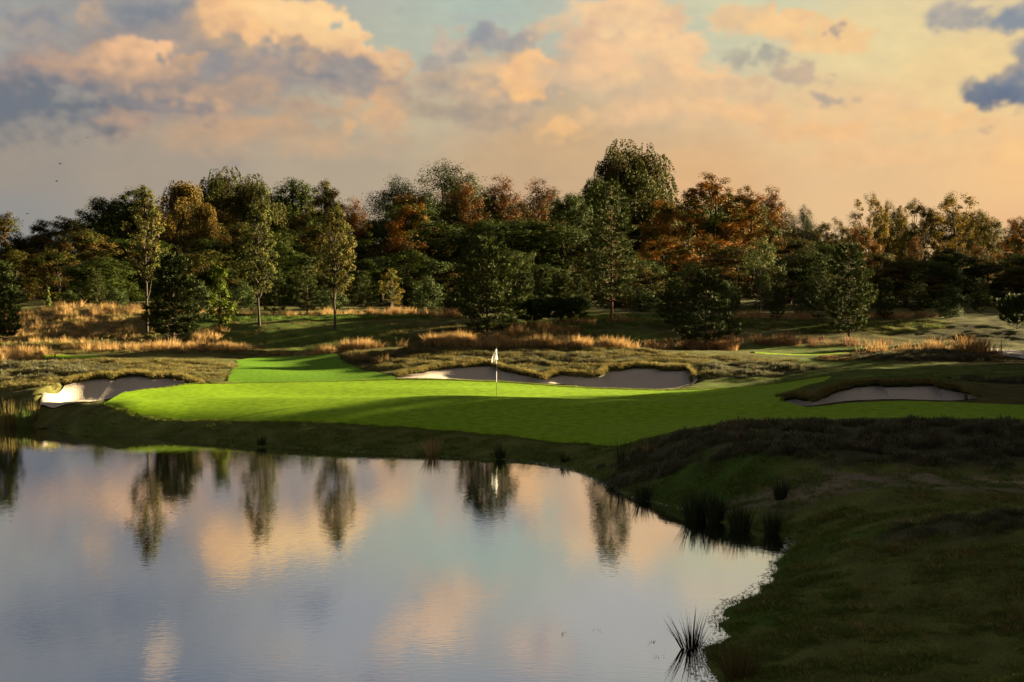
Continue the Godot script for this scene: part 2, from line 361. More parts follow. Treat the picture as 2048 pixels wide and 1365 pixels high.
# the waterline and some soundings: x, distance
var waterline := PackedFloat32Array([
	-31.07, 65.25, -25.53, 65.03, -22.11, 64.58, -20.38, 64.58, -19.45, 63.27, -16.60, 60.23, -14.22, 58.72, -12.03, 57.64, -9.95, 56.77, -7.93, 55.92, -5.96, 54.94, -4.05, 53.99, -2.21, 53.22, -0.42, 52.63, 0.63, 52.04, 1.63, 50.64, 2.53, 48.41,
	3.15, 45.58, 3.85, 43.17, 4.79, 41.35, 5.62, 40.28, 6.27, 39.27, 6.84, 38.07, 7.05, 36.22, 6.33, 34.23, 5.61, 31.89, 4.86, 30.08, 4.20, 29.01, 3.72, 27.63, 3.29, 25.89, 3.31, 24.52, 2.93, 23.29, 2.59, 21.28,
])
var deep := PackedFloat32Array([
	-18.77, 54.78, -12.54, 51.75, -6.96, 49.05, -1.96, 47.19, 1.52, 42.87, 3.79, 36.94, 4.91, 35.20, 3.89, 30.83, 2.53, 27.22, 1.93, 23.29, -2.62, 34.87, -7.30, 34.87, -9.37, 27.22, -2.54, 23.29, -25.01, 52.48, -16.66, 34.87, -9.95, 22.31, 1.18, 19.91, -4.62, 18.89,
])

const GX0 := -81.0
const GD0 := -9.0
const GSTEP := 1.5
const GNX := 109
const GND := 118
var coarse := PackedFloat32Array()


func survey() -> void:
	# a thin plate laid through the surveyed spots
	var pts := PackedVector3Array()
	for k in spots.size() / 3:
		pts.append(Vector3(spots[k * 3], spots[k * 3 + 1], spots[k * 3 + 2]))
	for k in waterline.size() / 2:
		pts.append(Vector3(waterline[k * 2], waterline[k * 2 + 1], 0.0))
	for k in deep.size() / 2:
		pts.append(Vector3(deep[k * 2], deep[k * 2 + 1], -0.55))
	var n := pts.size()
	var m := n + 3
	var a: Array[PackedFloat64Array] = []
	for r in m:
		var row := PackedFloat64Array()
		row.resize(m + 1)
		if r < n:
			for q in n:
				var dx := pts[r].x - pts[q].x
				var dy := pts[r].y - pts[q].y
				var s := dx * dx + dy * dy
				row[q] = 0.0 if s < 1e-9 else 0.5 * s * log(s)
			row[r] += 0.6
			row[n] = 1.0
			row[n + 1] = pts[r].x
			row[n + 2] = pts[r].y
			row[m] = pts[r].z
		else:
			for q in n:
				row[q] = [1.0, pts[q].x, pts[q].y][r - n]
		a.append(row)
	for k in m:
		var best := k
		for r in range(k + 1, m):
			if absf(a[r][k]) > absf(a[best][k]):
				best = r
		var swap := a[k]
		a[k] = a[best]
		a[best] = swap
		var pivot := a[k]
		for r in range(k + 1, m):
			var f := a[r][k] / pivot[k]
			if f == 0.0:
				continue
			var row := a[r]
			for q in range(k, m + 1):
				row[q] -= f * pivot[q]
			a[r] = row
	var w := PackedFloat64Array()
	w.resize(m)
	for k in range(m - 1, -1, -1):
		var s := a[k][m]
		for q in range(k + 1, m):
			s -= a[k][q] * w[q]
		w[k] = s / a[k][k]
	coarse.resize(GNX * GND)
	for gy in GND:
		var d := GD0 + gy * GSTEP
		for gx in GNX:
			var x := GX0 + gx * GSTEP
			var h := w[n] + w[n + 1] * x + w[n + 2] * d
			for q in n:
				var dx := x - pts[q].x
				var dy := d - pts[q].y
				var s := dx * dx + dy * dy
				if s > 1e-9:
					h += w[q] * 0.5 * s * log(s)
			coarse[gy * GNX + gx] = clampf(h, -0.9, 6.0)


func cubic(p0: float, p1: float, p2: float, p3: float, t: float) -> float:
	return p1 + 0.5 * t * (p2 - p0 + t * (2.0 * p0 - 5.0 * p1 + 4.0 * p2 - p3 + t * (3.0 * (p1 - p2) + p3 - p0)))


func base(x: float, d: float) -> float:
	# the land without its roughness and without the bunkers
	var fx := clampf((x - GX0) / GSTEP, 1.0, GNX - 2.01)
	var fy := clampf((d - GD0) / GSTEP, 1.0, GND - 2.01)
	var ix := int(fx)
	var iy := int(fy)
	fx -= ix
	fy -= iy
	var k := (iy - 1) * GNX + ix - 1
	var a := cubic(coarse[k], coarse[k + 1], coarse[k + 2], coarse[k + 3], fx)
	k += GNX
	var b := cubic(coarse[k], coarse[k + 1], coarse[k + 2], coarse[k + 3], fx)
	k += GNX
	var c := cubic(coarse[k], coarse[k + 1], coarse[k + 2], coarse[k + 3], fx)
	k += GNX
	var e := cubic(coarse[k], coarse[k + 1], coarse[k + 2], coarse[k + 3], fx)
	var y := cubic(a, b, c, e, fy)
	if d > 54.0 and d < 80.0 and x > -22.0 and x < 16.0:
		# contours of the putting surface: a false front, a shelf and a shallow swale
		var inside := smoothstep(-20.0, -13.0, x) * smoothstep(15.0, 7.0, x)
		y += inside * (0.22 * exp(-pow((d - 63.4 + 0.28 * x) / 2.4, 2.0)) - 0.30 * smoothstep(-9.5, -17.0, x) * smoothstep(70.0, 66.0, d) - 0.10 * exp(-pow((d - 68.6 - 0.05 * x) / 1.6, 2.0)) + 0.07 * exp(-pow((d - 71.6) / 1.5, 2.0)) * exp(-pow((x + 4.0) / 6.0, 2.0)))
	return y


# mown areas and bunkers: for every x a near edge and a far edge, as x, distance pairs
var areas := {
	"putting_green": {
		"front": PackedFloat32Array([-17.74, 65.30, -17.21, 64.20, -16.58, 63.30, -15.77, 62.60, -14.38, 62.00, -12.83, 61.50, -8.43, 59.50, -4.34, 58.00, -2.36, 57.00, -0.45, 56.00, 2.25, 53.50, 3.86, 51.00, 5.05, 51.00, 6.48, 51.50, 8.28, 52.00, 9.23, 54.00, 10.59, 60.00, 11.83, 64.60, 14.40, 70.00, 15.52, 72.60]),
		"back": PackedFloat32Array([-18.02, 65.70, -17.86, 67.00, -17.75, 68.20, -17.00, 70.30, -15.13, 72.60, -12.90, 73.70, -10.51, 74.20, -5.63, 75.20, -0.60, 75.20, 4.30, 73.20, 7.43, 72.70, 10.39, 73.00, 13.12, 73.30, 15.67, 73.30]), "lift": 0.03, "grow": 0.0},
	"fairway": {
		"front": PackedFloat32Array([8.62, 52.00, 10.11, 52.50, 11.98, 53.00, 15.52, 53.00, 19.95, 53.00]),
		"back": PackedFloat32Array([8.9, 59.6, 9.8, 61.4, 10.7, 62.5, 11.12, 62.5, 11.22, 60.6, 11.52, 59.20, 13.51, 59.80, 15.61, 60.20, 17.56, 60.00, 20.09, 58.60, 21.67, 57.60]), "lift": 0.02, "grow": 0.12},
	"fairway_neck": {
		"front": PackedFloat32Array([-15.6, 84.5, -15.0, 82.0, -14.5, 76.5, -14.2, 74.0, -12.8, 73.4, -10.48, 74.00, -6.61, 75.00, -5.9, 75.0]),
		"back": PackedFloat32Array([-15.6, 85.3, -15.2, 87.4, -13.8, 89.2, -11.4, 89.4, -10.3, 87.2, -8.9, 82.0, -7.8, 79.4, -5.9, 76.0]), "lift": 0.02, "grow": 0.1},
	"fairway_strip": {
		"front": PackedFloat32Array([-27.17, 84.00, -25.35, 84.00, -22.49, 84.00]),
		"back": PackedFloat32Array([-27.83, 85.60, -26.31, 87.20, -23.22, 86.00]), "lift": 0.03, "grow": 0.05},
	"fairway_lane": {
		"front": PackedFloat32Array([14.13, 88.00, 16.92, 88.00, 19.85, 88.00]),
		"back": PackedFloat32Array([14.30, 90.00, 17.68, 92.00, 20.34, 91.50]), "lift": 0.06, "grow": 0.05},
}
var bunkers := [
	{"front": PackedFloat32Array([-21.2, 67.6, -20.79, 65.90, -19.94, 65.30, -18.50, 65.60, -17.55, 67.00, -16.74, 69.20, -15.94, 70.80, -14.99, 72.40]),
	 "back": PackedFloat32Array([-21.2, 70.9, -20.9, 72.0, -20.14, 73.20, -19.42, 72.80, -18.88, 74.00, -17.82, 73.70, -16.95, 74.20, -15.70, 73.00, -15.08, 72.60])},
	{"front": PackedFloat32Array([-5.86, 75.60, -4.39, 75.50, -3.13, 75.60, -0.61, 75.50, 1.53, 75.20, 2.90, 74.80, 4.33, 73.70, 6.73, 73.00, 8.00, 73.50, 9.04, 75.00, 9.53, 76.50]),
	 "back": PackedFloat32Array([-5.94, 76.00, -5.26, 77.20, -4.72, 77.60, -4.27, 78.90, -2.64, 80.00, -1.05, 80.40, -0.47, 79.00, 0.94, 78.00, 1.57, 76.90, 1.97, 77.50, 2.51, 78.20, 4.04, 77.60, 4.66, 78.00, 5.07, 79.50, 7.39, 80.20, 8.11, 79.40, 9.35, 79.60, 9.48, 78.00, 9.54, 77.00])},
	{"front": PackedFloat32Array([11.18, 62.40, 11.24, 60.50, 11.47, 59.60, 12.31, 59.80, 13.60, 60.20, 15.71, 60.60, 17.68, 60.40, 19.18, 61.00]),
	 "back": PackedFloat32Array([11.20, 62.80, 11.88, 62.80, 12.37, 60.90, 13.05, 62.20, 13.94, 63.60, 15.02, 64.60, 15.94, 65.00, 16.02, 64.30, 18.23, 64.80, 18.33, 63.80, 19.07, 63.00, 19.14, 61.20])},
]


func along(line: PackedFloat32Array, x: float) -> float:
	var k := 0
	var last := line.size() / 2 - 1
	while k < last - 1 and x > line[k * 2 + 2]:
		k += 1
	var t := clampf((x - line[k * 2]) / (line[k * 2 + 2] - line[k * 2]), 0.0, 1.0)
	t = lerpf(t, t * t * (3.0 - 2.0 * t), 0.5)
	return lerpf(line[k * 2 + 1], line[k * 2 + 3], t)


func reach(a: Dictionary) -> Vector2:
	var f: PackedFloat32Array = a.front
	var b: PackedFloat32Array = a.back
	return Vector2(maxf(f[0], b[0]), minf(f[f.size() - 2], b[b.size() - 2]))


func bunker_edges(b: Dictionary, x: float) -> Vector2:
	var f := along(b.front, x)
	var e := along(b.back, x) + patchy.get_noise_2d(x * 14.0, 3.0) * 0.4 + patchy.get_noise_2d(x * 60.0, 7.0) * 0.22
	return Vector2(f, maxf(e, f + 0.05))


func sand_height(x: float, d: float, e: Vector2) -> float:
	# the bowl is shallow where a shoulder of sand comes forward
	var bowl := 0.46 if x > -13.0 else 0.78 * smoothstep(-21.7, -20.5, x)
	for s in [[-4.6, 1.5, 0.34], [2.0, 0.55, 0.34]]:
		bowl -= s[2] * exp(-pow((x - s[0]) / s[1], 2.0))
	var v := clampf((d - e.x) / (e.y - e.x), 0.0, 1.0)
	var big := clampf((e.y - e.x) / 2.5, 0.0, 1.0)
	return base(x, d) - 0.01 - big * (0.14 * smoothstep(0.3, 0.95, v) + bowl * sin(PI * pow(v, 1.15))) + wob.get_noise_2d(x * 5.0, d * 5.0) * 0.035


# the rough land as built, kept for setting things down on it
const FX0 := -46.0
const FD0 := 14.0
const FSTEP := 0.3
const FNX := 308
const FND := 384
var fine_land := PackedFloat32Array()
var no_grass := PackedByteArray()


func ground(x: float, d: float) -> float:
	var fx := (x - FX0) / FSTEP
	var fy := (d - FD0) / FSTEP
	if fx < 0.0 or fy < 0.0 or fx >= FNX - 1.001 or fy >= FND - 1.001:
		return far_height(x, d)
	var ix := int(fx)
	var iy := int(fy)
	fx -= ix
	fy -= iy
	var k := iy * FNX + ix
	return lerpf(lerpf(fine_land[k], fine_land[k + 1], fx), lerpf(fine_land[k + FNX], fine_land[k + FNX + 1], fx), fy)


func bare(x: float, d: float) -> bool:
	var ix := int(round((x - FX0) / FSTEP))
	var iy := int(round((d - FD0) / FSTEP))
	if ix < 0 or iy < 0 or ix >= FNX or iy >= FND:
		return false
	return no_grass[iy * FNX + ix] > 0


func far_height(x: float, d: float) -> float:
	return lerpf(base(x, d), 4.4, clampf(maxf((d - 128.0) / 30.0, (absf(x) - 62.0) / 15.0 if d > 60.0 else -1.0), 0.0, 1.0))


# patches of ground cover: x, distance, half width, half depth, kind (1 heather, 2 straw, 3 lush, 4 close mown, 5 sandy, 6 bank)
var patches := [
	[7.56, 29.00, 11.0, 17.0, 6], [4.69, 43.00, 6.0, 7.0, 6],
	[-24.46, 76.00, 5.0, 4.5, 1], [13.08, 79.00, 3.0, 3.0, 1], [22.61, 82.00, 4.0, 2.2, 1], [8.77, 45.50, 6.5, 2.6, 1], [12.38, 44.80, 8.5, 3.0, 1], [5.60, 47.00, 2.4, 1.6, 1], [10.04, 32.00, 2.4, 1.2, 1],
	[21.62, 67.00, 2.6, 1.3, 1], [1.54, 82.50, 5.0, 1.8, 1], [-7.87, 83.00, 2.2, 2.0, 1],
	[-33.43, 104.00, 9.0, 7.0, 2], [-29.21, 109.00, 5.0, 3.0, 2], [-29.22, 89.00, 4.0, 5.0, 2], [-1.28, 87.00, 5.5, 1.0, 2], [-21.98, 91.00, 6.0, 1.6, 2], [-10.22, 89.00, 3.5, 1.2, 2], [-11.45, 106.00, 7.0, 1.2, 2],
	[19.11, 109.00, 3.0, 1.6, 2], [28.46, 110.00, 3.0, 1.6, 2],
	[-11.23, 104.00, 5.5, 1.6, 3], [-20.54, 102.00, 3.0, 2.0, 3], [9.57, 104.00, 6.0, 2.4, 3], [19.98, 104.00, 6.0, 2.0, 3], [5.63, 42.50, 2.0, 2.2, 3], [6.49, 33.60, 1.6, 2.0, 3], [4.23, 27.60, 1.2, 1.6, 3],
	[-13.21, 98.00, 7.0, 4.0, 4], [16.73, 72.00, 8.0, 5.0, 4], [23.30, 73.00, 8.0, 5.5, 4], [14.08, 51.00, 12.0, 2.6, 4], [17.13, 82.00, 3.5, 3.5, 4], [18.89, 95.00, 5.0, 2.2, 4], [4.12, 98.00, 5.0, 2.2, 4], [10.97, 72.00, 3.0, 3.0, 4],
	[10.95, 39.60, 6.0, 1.5, 5], [3.49, 83.00, 2.5, 0.7, 5],
	[-15.86, 61.30, 6.0, 2.0, 6], [-8.15, 57.50, 8.0, 2.4, 6], [-1.34, 54.00, 8.0, 2.6, 6], [2.15, 51.00, 5.0, 2.8, 6],
]
const SHADES := [[0.084, 0.086, 0.026], [0.064, 0.068, 0.040], [0.19, 0.145, 0.055], [0.062, 0.115, 0.020], [0.085, 0.130, 0.024], [0.19, 0.17, 0.12], [0.104, 0.128, 0.034]]


func cover(x: float, d: float, y: float) -> Color:
	var n1 := patchy.get_noise_2d(x * 6.0, d * 6.0)
	var n2 := patchy.get_noise_2d(x * 22.0 + 70.0, d * 22.0)
	var c := Color(SHADES[0][0], SHADES[0][1], SHADES[0][2]).lerp(Color(0.094, 0.104, 0.036), smoothstep(-0.15, 0.45, n1 + 0.5 * n2))
	for p in patches:
		var dx: float = (x - p[0]) / p[2]
		if absf(dx) > 1.4:
			continue
		var dy: float = (d - p[1]) / p[3]
		var q := dx * dx + dy * dy
		if q > 2.0:
			continue
		var k := smoothstep(1.15, 0.85, sqrt(q) + n2 * 0.35 + n1 * 0.4)
		var s: Array = SHADES[p[4]]
		c = c.lerp(Color(s[0], s[1], s[2]), k * 0.9)
	return c * (1.0 + 0.55 * n2)


func make_ground() -> void:
	# regular fine land, then the same sheet widened to the horizon
	fine_land.resize(FNX * FND)
	no_grass.resize(FNX * FND)
	var names := areas.keys()
	for ix in FNX:
		var x := FX0 + ix * FSTEP
		var spans := []
		for k in names:
			var r := reach(areas[k])
			if x > r.x - 0.15 and x < r.y + 0.15:
				spans.append(Vector2(along(areas[k].front, x), along(areas[k].back, x)))
		var pits := []
		for b in bunkers:
			var r := reach(b)
			if x >= r.x and x <= r.y:
				pits.append(bunker_edges(b, x))
		for iy in FND:
			var d := FD0 + iy * FSTEP
			var y := base(x, d)
			var rough := 1.0
			var under := false
			for s in spans:
				if d > s.x - 0.5 and d < s.y + 0.5:
					rough = 0.0
					if d > s.x + 0.12 and d < s.y - 0.12:
						under = true
			if d > 118.0:
				y = far_height(x, d)
			var sunk := false
			for s in pits:
				if d > s.x - 0.1 and d < s.y + 0.36:
					y = minf(y, sand_height(x, d, s) - 0.3 * smoothstep(0.0, 0.8, d - s.x) - 0.05)
					sunk = true
			if not sunk:
				y += rough * (wob.get_noise_2d(x * 7.0, d * 7.0) * 0.07 + wob.get_noise_2d(x * 26.0, d * 26.0) * 0.03) * smoothstep(-0.1, 0.5, y)
				y += 0.09 * wob.get_noise_2d(x * 16.0 + 30.0, d * 16.0) * smoothstep(0.5, 0.05, absf(y)) * smoothstep(62.0, 48.0, d)
			if under:
				y -= 0.06
			fine_land[iy * FNX + ix] = y
			no_grass[iy * FNX + ix] = 1 if (under or sunk or y < 0.02) else 0
	var xs := PackedFloat32Array()
	for k in [-1500.0, -700.0, -350.0, -200.0, -140.0, -110.0, -90.0, -76.0, -64.0, -56.0, -50.0, -47.5]:
		xs.append(k)
	for ix in FNX:
		xs.append(FX0 + ix * FSTEP)
	for k in [47.5, 50.0, 54.0, 58.0, 64.0, 70.0, 80.0, 100.0, 140.0, 200.0, 350.0, 700.0, 1500.0]:
		xs.append(k)
	var ds := PackedFloat32Array()
	for k in [-200.0, -60.0, -20.0, -9.0, -5.0, -2.0, 0.0, 2.0, 4.0, 6.0, 8.0, 10.0, 12.0]:
		ds.append(k)
	for iy in FND:
		ds.append(FD0 + iy * FSTEP)
	for k in [131.0, 134.0, 138.0, 144.0, 152.0, 165.0, 190.0, 240.0, 320.0, 500.0, 900.0, 2000.0]:
		ds.append(k)
	var nx := xs.size()
	var nd := ds.size()
	var b := Buf.new()
	b.v.resize(nx * nd)
	b.n.resize(nx * nd)
	b.c.resize(nx * nd)
	for iy in nd:
		for ix in nx:
			var x := xs[ix]
			var d := ds[iy]
			var y := fine_land[(iy - 13) * FNX + ix - 12] if ix >= 12 and ix < 12 + FNX and iy >= 13 and iy < 13 + FND else far_height(x, d)
			b.v[iy * nx + ix] = Vector3(x, y, -d)
			b.c[iy * nx + ix] = cover(x, d, y)
	for iy in nd:
		for ix in nx:
			var l := b.v[iy * nx + maxi(ix - 1, 0)]
			var r := b.v[iy * nx + mini(ix + 1, nx - 1)]
			var f := b.v[maxi(iy - 1, 0) * nx + ix]
			var e := b.v[mini(iy + 1, nd - 1) * nx + ix]
			b.n[iy * nx + ix] = (r - l).cross(e - f).normalized()
	for iy in nd - 1:
		for ix in nx - 1:
			var k := iy * nx + ix
			b.i.append_array([k, k + nx, k + nx + 1, k, k + nx + 1, k + 1])
	tag(part("ground", b.commit(), mat.ground, self), "", "", "", "structure")


func mown(called: String, a: Dictionary, m: Material, step := 0.4) -> void:
	var r := reach(a)
	var cols := int((r.y - r.x) / step) + 2
	var widest := 0.0
	for k in cols:
		var x := lerpf(r.x, r.y, float(k) / (cols - 1))
		widest = maxf(widest, along(a.back, x) - along(a.front, x))
	var rows := int(widest / step) + 3
	var b := Buf.new()
	for k in cols:
		var x := lerpf(r.x, r.y, float(k) / (cols - 1))
		var f := along(a.front, x)
		var e := maxf(along(a.back, x), f + 0.02)
		f += patchy.get_noise_2d(x * 9.0, 40.0) * a.grow
		e += patchy.get_noise_2d(x * 9.0, 80.0) * a.grow
		for q in rows:
			var t := float(q) / (rows - 1)
			var d := lerpf(f, e, t)
			var sink := smoothstep(0.0, 0.16, minf(d - f, e - d))
			var s := 0.05
			var nm := Vector3(base(x - s, d) - base(x + s, d), 2.0 * s, base(x, d + s) - base(x, d - s)).normalized()
			b.v.append(Vector3(x, base(x, d) + lerpf(-0.03, a.lift, sink), -d))
			b.n.append(nm)
			b.c.append(Color.WHITE)
	for k in cols - 1:
		for q in rows - 1:
			var o := k * rows + q
			b.i.append_array([o, o + 1, o + rows + 1, o, o + rows + 1, o + rows])
	tag(part(called, b.commit(), m, self), "", "", "", "structure")


func make_bunker(edges: Dictionary, label: String, tufts: Array, tint: PackedColorArray) -> void:
	var r := reach(edges)
	var cols := int((r.y - r.x) / 0.1)
	var rows := 18
	var sand := Buf.new()
	var lip := Buf.new()
	var o := thing("bunker", label, "sand bunker", Vector3.ZERO)
	o.set_meta("kind", "structure")
	for k in cols + 1:
		var x := lerpf(r.x, r.y, float(k) / cols)
		var e := bunker_edges(edges, x)
		for q in rows:
			var d := lerpf(e.x - 0.05, e.y + 0.1, float(q) / (rows - 1))
			var s := 0.12
			var nm := Vector3(sand_height(x - s, d, e) - sand_height(x + s, d, e), 2.0 * s, sand_height(x, d + s, e) - sand_height(x, d - s, e)).normalized()
			sand.v.append(Vector3(x, sand_height(x, d, e), -d))
			sand.n.append(nm)
			sand.c.append(Color.WHITE)
		# the turf rolls over the sand along the far edge
		var big := clampf((e.y - e.x) / 2.5, 0.0, 1.0)
		var top := base(x, e.y)
		var hang := 0.07 + 0.10 * patchy.get_noise_2d(x * 30.0, 9.0)
		var profile := [Vector2(0.75, base(x, e.y + 0.75) + 0.0), Vector2(0.4, base(x, e.y + 0.4) + 0.03), Vector2(0.1, top + 0.03), Vector2(-0.05, top - 0.01), Vector2(-0.09, top - hang * big * 0.6), Vector2(-0.04, top - (hang + 0.06) * big), Vector2(0.1, top - (hang + 0.12) * big)]
		for q in profile.size():
			var p: Vector2 = profile[q]
			lip.v.append(Vector3(x, p.y, -(e.y + p.x)))
			var nb: Vector2 = profile[mini(q + 1, profile.size() - 1)] - profile[maxi(q - 1, 0)]
			lip.n.append(Vector3(0, -nb.x, -nb.y).normalized())
			lip.c.append(cover(x, e.y + p.x, 1.0))
		var jump := bunker_edges(edges, minf(x + 0.1, r.y)).y - e.y
		for q in 5 + mini(int(absf(jump) * 60.0), 60):
			var back := rng.randf() * 0.7 - 0.12
			var d := e.y + back + rng.randf() * jump
			var size := 0.7 + rng.randf() * 0.9
			var lean := Basis(Vector3.RIGHT, 1.1 * (1.0 - clampf(back * 2.5, 0.0, 1.0)) + 0.4 * (rng.randf() - 0.3)) * Basis(Vector3.UP, rng.randf() * TAU)
			tufts.append(Transform3D(lean.scaled(Vector3(size, size, size)), Vector3(x + (rng.randf() - 0.5) * 0.2, base(x, d) + 0.01 - (0.05 if back < 0.0 else 0.0), -d)))
			tint.append(Color(0.10, 0.11, 0.03).lerp(Color(0.22, 0.16, 0.055), rng.randf()))
	for k in cols:
		for q in rows - 1:
			var s := k * rows + q
			sand.i.append_array([s, s + 1, s + rows + 1, s, s + rows + 1, s + rows])
		for q in 6:
			var s := k * 7 + q
			lip.i.append_array([s, s + 7, s + 8, s, s + 8, s + 1])
	part("sand", sand.commit(), mat.sand, o)
	part("turf_lip", lip.commit(), mat.ground, o)


# ------------------------------------------------------------------ materials
func noise_texture(sd: int, freq: float, octaves: int, lo: Color, hi: Color, size := 512) -> NoiseTexture2D:
	var f := FastNoiseLite.new()
	f.seed = sd
	f.frequency = freq
	f.fractal_octaves = octaves
	var g := Gradient.new()
	g.set_color(0, lo)
	g.set_color(1, hi)
	var t := NoiseTexture2D.new()
	t.width = size
	t.height = size
	t.seamless = true
	t.noise = f
	t.color_ramp = g
	return t


func relief(sd: int, freq: float, octaves: int, strength: float, size := 512) -> NoiseTexture2D:
	var f := FastNoiseLite.new()
	f.seed = sd
	f.frequency = freq
	f.fractal_octaves = octaves
	var t := NoiseTexture2D.new()
	t.width = size
	t.height = size
	t.seamless = true
	t.noise = f
	t.as_normal_map = true
	t.bump_strength = strength
	return t


func plain(albedo: Color, rough: float) -> StandardMaterial3D:
	var m := StandardMaterial3D.new()
	m.albedo_color = albedo.linear_to_srgb()
	m.roughness = rough
	m.metallic_specular = 0.12
	return m


func world_mapped(m: StandardMaterial3D, per_metre: float) -> void:
	m.uv1_triplanar = true
	m.uv1_world_triplanar = true
	m.uv1_scale = Vector3(per_metre, per_metre, per_metre)


func make_materials() -> void:
	var g := plain(Color.WHITE, 0.95)
	g.vertex_color_use_as_albedo = true
	g.albedo_texture = noise_texture(1, 0.035, 5, Color(0.55, 0.55, 0.55), Color(1, 1, 1), 1024)
	g.normal_enabled = true
	g.normal_texture = relief(2, 0.05, 4, 10.0, 1024)
	g.normal_scale = 0.9
	world_mapped(g, 0.30)
	mat.ground = g
	for k in [["green", Color(0.142, 0.245, 0.006), 0.16], ["fairway", Color(0.078, 0.170, 0.008), 0.25]]:
		var m := plain(k[1], 0.85)
		m.albedo_texture = noise_texture(4, 0.012, 6, Color(0.70, 0.75, 0.64), Color(1, 1, 1), 1024)
		m.normal_enabled = true
		m.normal_texture = relief(5, 0.08, 4, 6.0, 1024)
		m.normal_scale = 0.25
		world_mapped(m, k[2])
		mat[k[0]] = m
	var s := plain(Color(0.40, 0.37, 0.32), 0.95)
	s.albedo_texture = noise_texture(6, 0.03, 5, Color(0.74, 0.73, 0.72), Color(1, 1, 1), 1024)
	s.normal_enabled = true
	s.normal_texture = relief(7, 0.04, 4, 8.0, 1024)
	s.normal_scale = 1.2
	world_mapped(s, 0.35)
	mat.sand = s
	var p := plain(Color(0.36, 0.34, 0.31), 0.9)
	p.albedo_texture = noise_texture(8, 0.04, 4, Color(0.8, 0.8, 0.8), Color(1, 1, 1))
	world_mapped(p, 0.4)
	mat.path = p
	var w := StandardMaterial3D.new()
	w.albedo_color = Color(0.56, 0.57, 0.58).linear_to_srgb()
	w.metallic = 1.0
	w.metallic_specular = 0.5
	w.roughness = 0.015
	w.normal_enabled = true
	w.normal_texture = relief(9, 0.045, 3, 4.0, 1024)
	w.normal_scale = 0.022
	world_mapped(w, 0.11)
	w.uv1_scale = Vector3(0.045, 0.11, 0.15)
	mat.water = w
	for k in [["leaf", 0.7, 0.55], ["needle", 0.7, 0.35], ["grass", 0.7, 0.65]]:
		var m := plain(Color.WHITE, k[1])
		m.vertex_color_use_as_albedo = true
		m.backlight_enabled = true
		m.backlight = Color(k[2], k[2], k[2])
		mat[k[0]] = m
	var bark := plain(Color.WHITE, 0.9)
	bark.vertex_color_use_as_albedo = true
	bark.albedo_texture = noise_texture(12, 0.05, 4, Color(0.55, 0.55, 0.55), Color(1, 1, 1), 256)
	world_mapped(bark, 1.6)
	mat.bark = bark
	var chip := plain(Color(0.30, 0.30, 0.29), 0.12)
	chip.metallic_specular = 0.7
	mat.wet = chip
	mat.white = plain(Color(0.78, 0.78, 0.78), 0.5)
	mat.black = plain(Color(0.02, 0.02, 0.022), 0.4)
	var cloth := plain(Color(0.72, 0.73, 0.78), 0.8)
	cloth.backlight_enabled = true
	cloth.backlight = Color(0.5, 0.5, 0.5)
	mat.cloth = cloth
	mat.print = plain(Color(0.04, 0.05, 0.10), 0.8)


# ------------------------------------------------------------------ plants
func any_dir(r: RandomNumberGenerator) -> Vector3:
	var y := r.randf() * 2.0 - 1.0
	var a := r.randf() * TAU
	var s := sqrt(1.0 - y * y)
	return Vector3(cos(a) * s, y, sin(a) * s)


func outline(shape: String, t: float) -> float:
	match shape:
		"dome": return minf(1.0, 0.62 + 2.2 * t) * sqrt(maxf(0.0, 1.0 - pow(t, 2.4)))
		"vase": return (0.45 + 0.75 * t) * sqrt(maxf(0.0, 1.0 - pow(t, 5.0)))
		"slim": return pow(sin(PI * clampf(0.1 + 0.9 * t, 0.0, 1.0)), 0.7)
		"cone": return minf(1.0, 0.5 + 3.0 * t) * pow(1.0 - t, 0.75)
		"flat": return sqrt(maxf(0.0, 1.0 - pow(absf(2.0 * t - 0.9) / 1.1, 2.6)))
	return pow(sin(PI * clampf(0.07 + 0.9 * t, 0.0, 1.0)), 0.6)


func limb(b: Buf, r: RandomNumberGenerator, from: Vector3, to: Vector3, thick: float, col: Color, sag := 0.12) -> void:
	var pts := PackedVector3Array()
	var rad := PackedFloat32Array()
	for k in 5:
		var t := k / 4.0
		var p := from.lerp(to, t)
		p.y -= sag * (to - from).length() * sin(t * PI)
		if k > 0 and k < 4:
			p += any_dir(r) * (to - from).length() * 0.04
		pts.append(p)
		rad.append(thick * lerpf(1.0, 0.25, t))
	b.tube(pts, rad, 5, col)


func stem(b: Buf, r: RandomNumberGenerator, high: float, thick: float, col: Color, bend := 0.012) -> PackedVector3Array:
	var pts := PackedVector3Array()
	var rad := PackedFloat32Array()
	var off := Vector3.ZERO
	for k in 10:
		var t := k / 9.0
		pts.append(Vector3(off.x, high * t - (0.3 if k == 0 else 0.0), off.z))
		rad.append(thick * (1.35 if k == 0 else lerpf(1.0, 0.16, pow(t, 0.9))))
		off += Vector3(r.randf() - 0.5, 0, r.randf() - 0.5) * high * bend * 2.0
	b.tube(pts, rad, 8, col)
	return pts


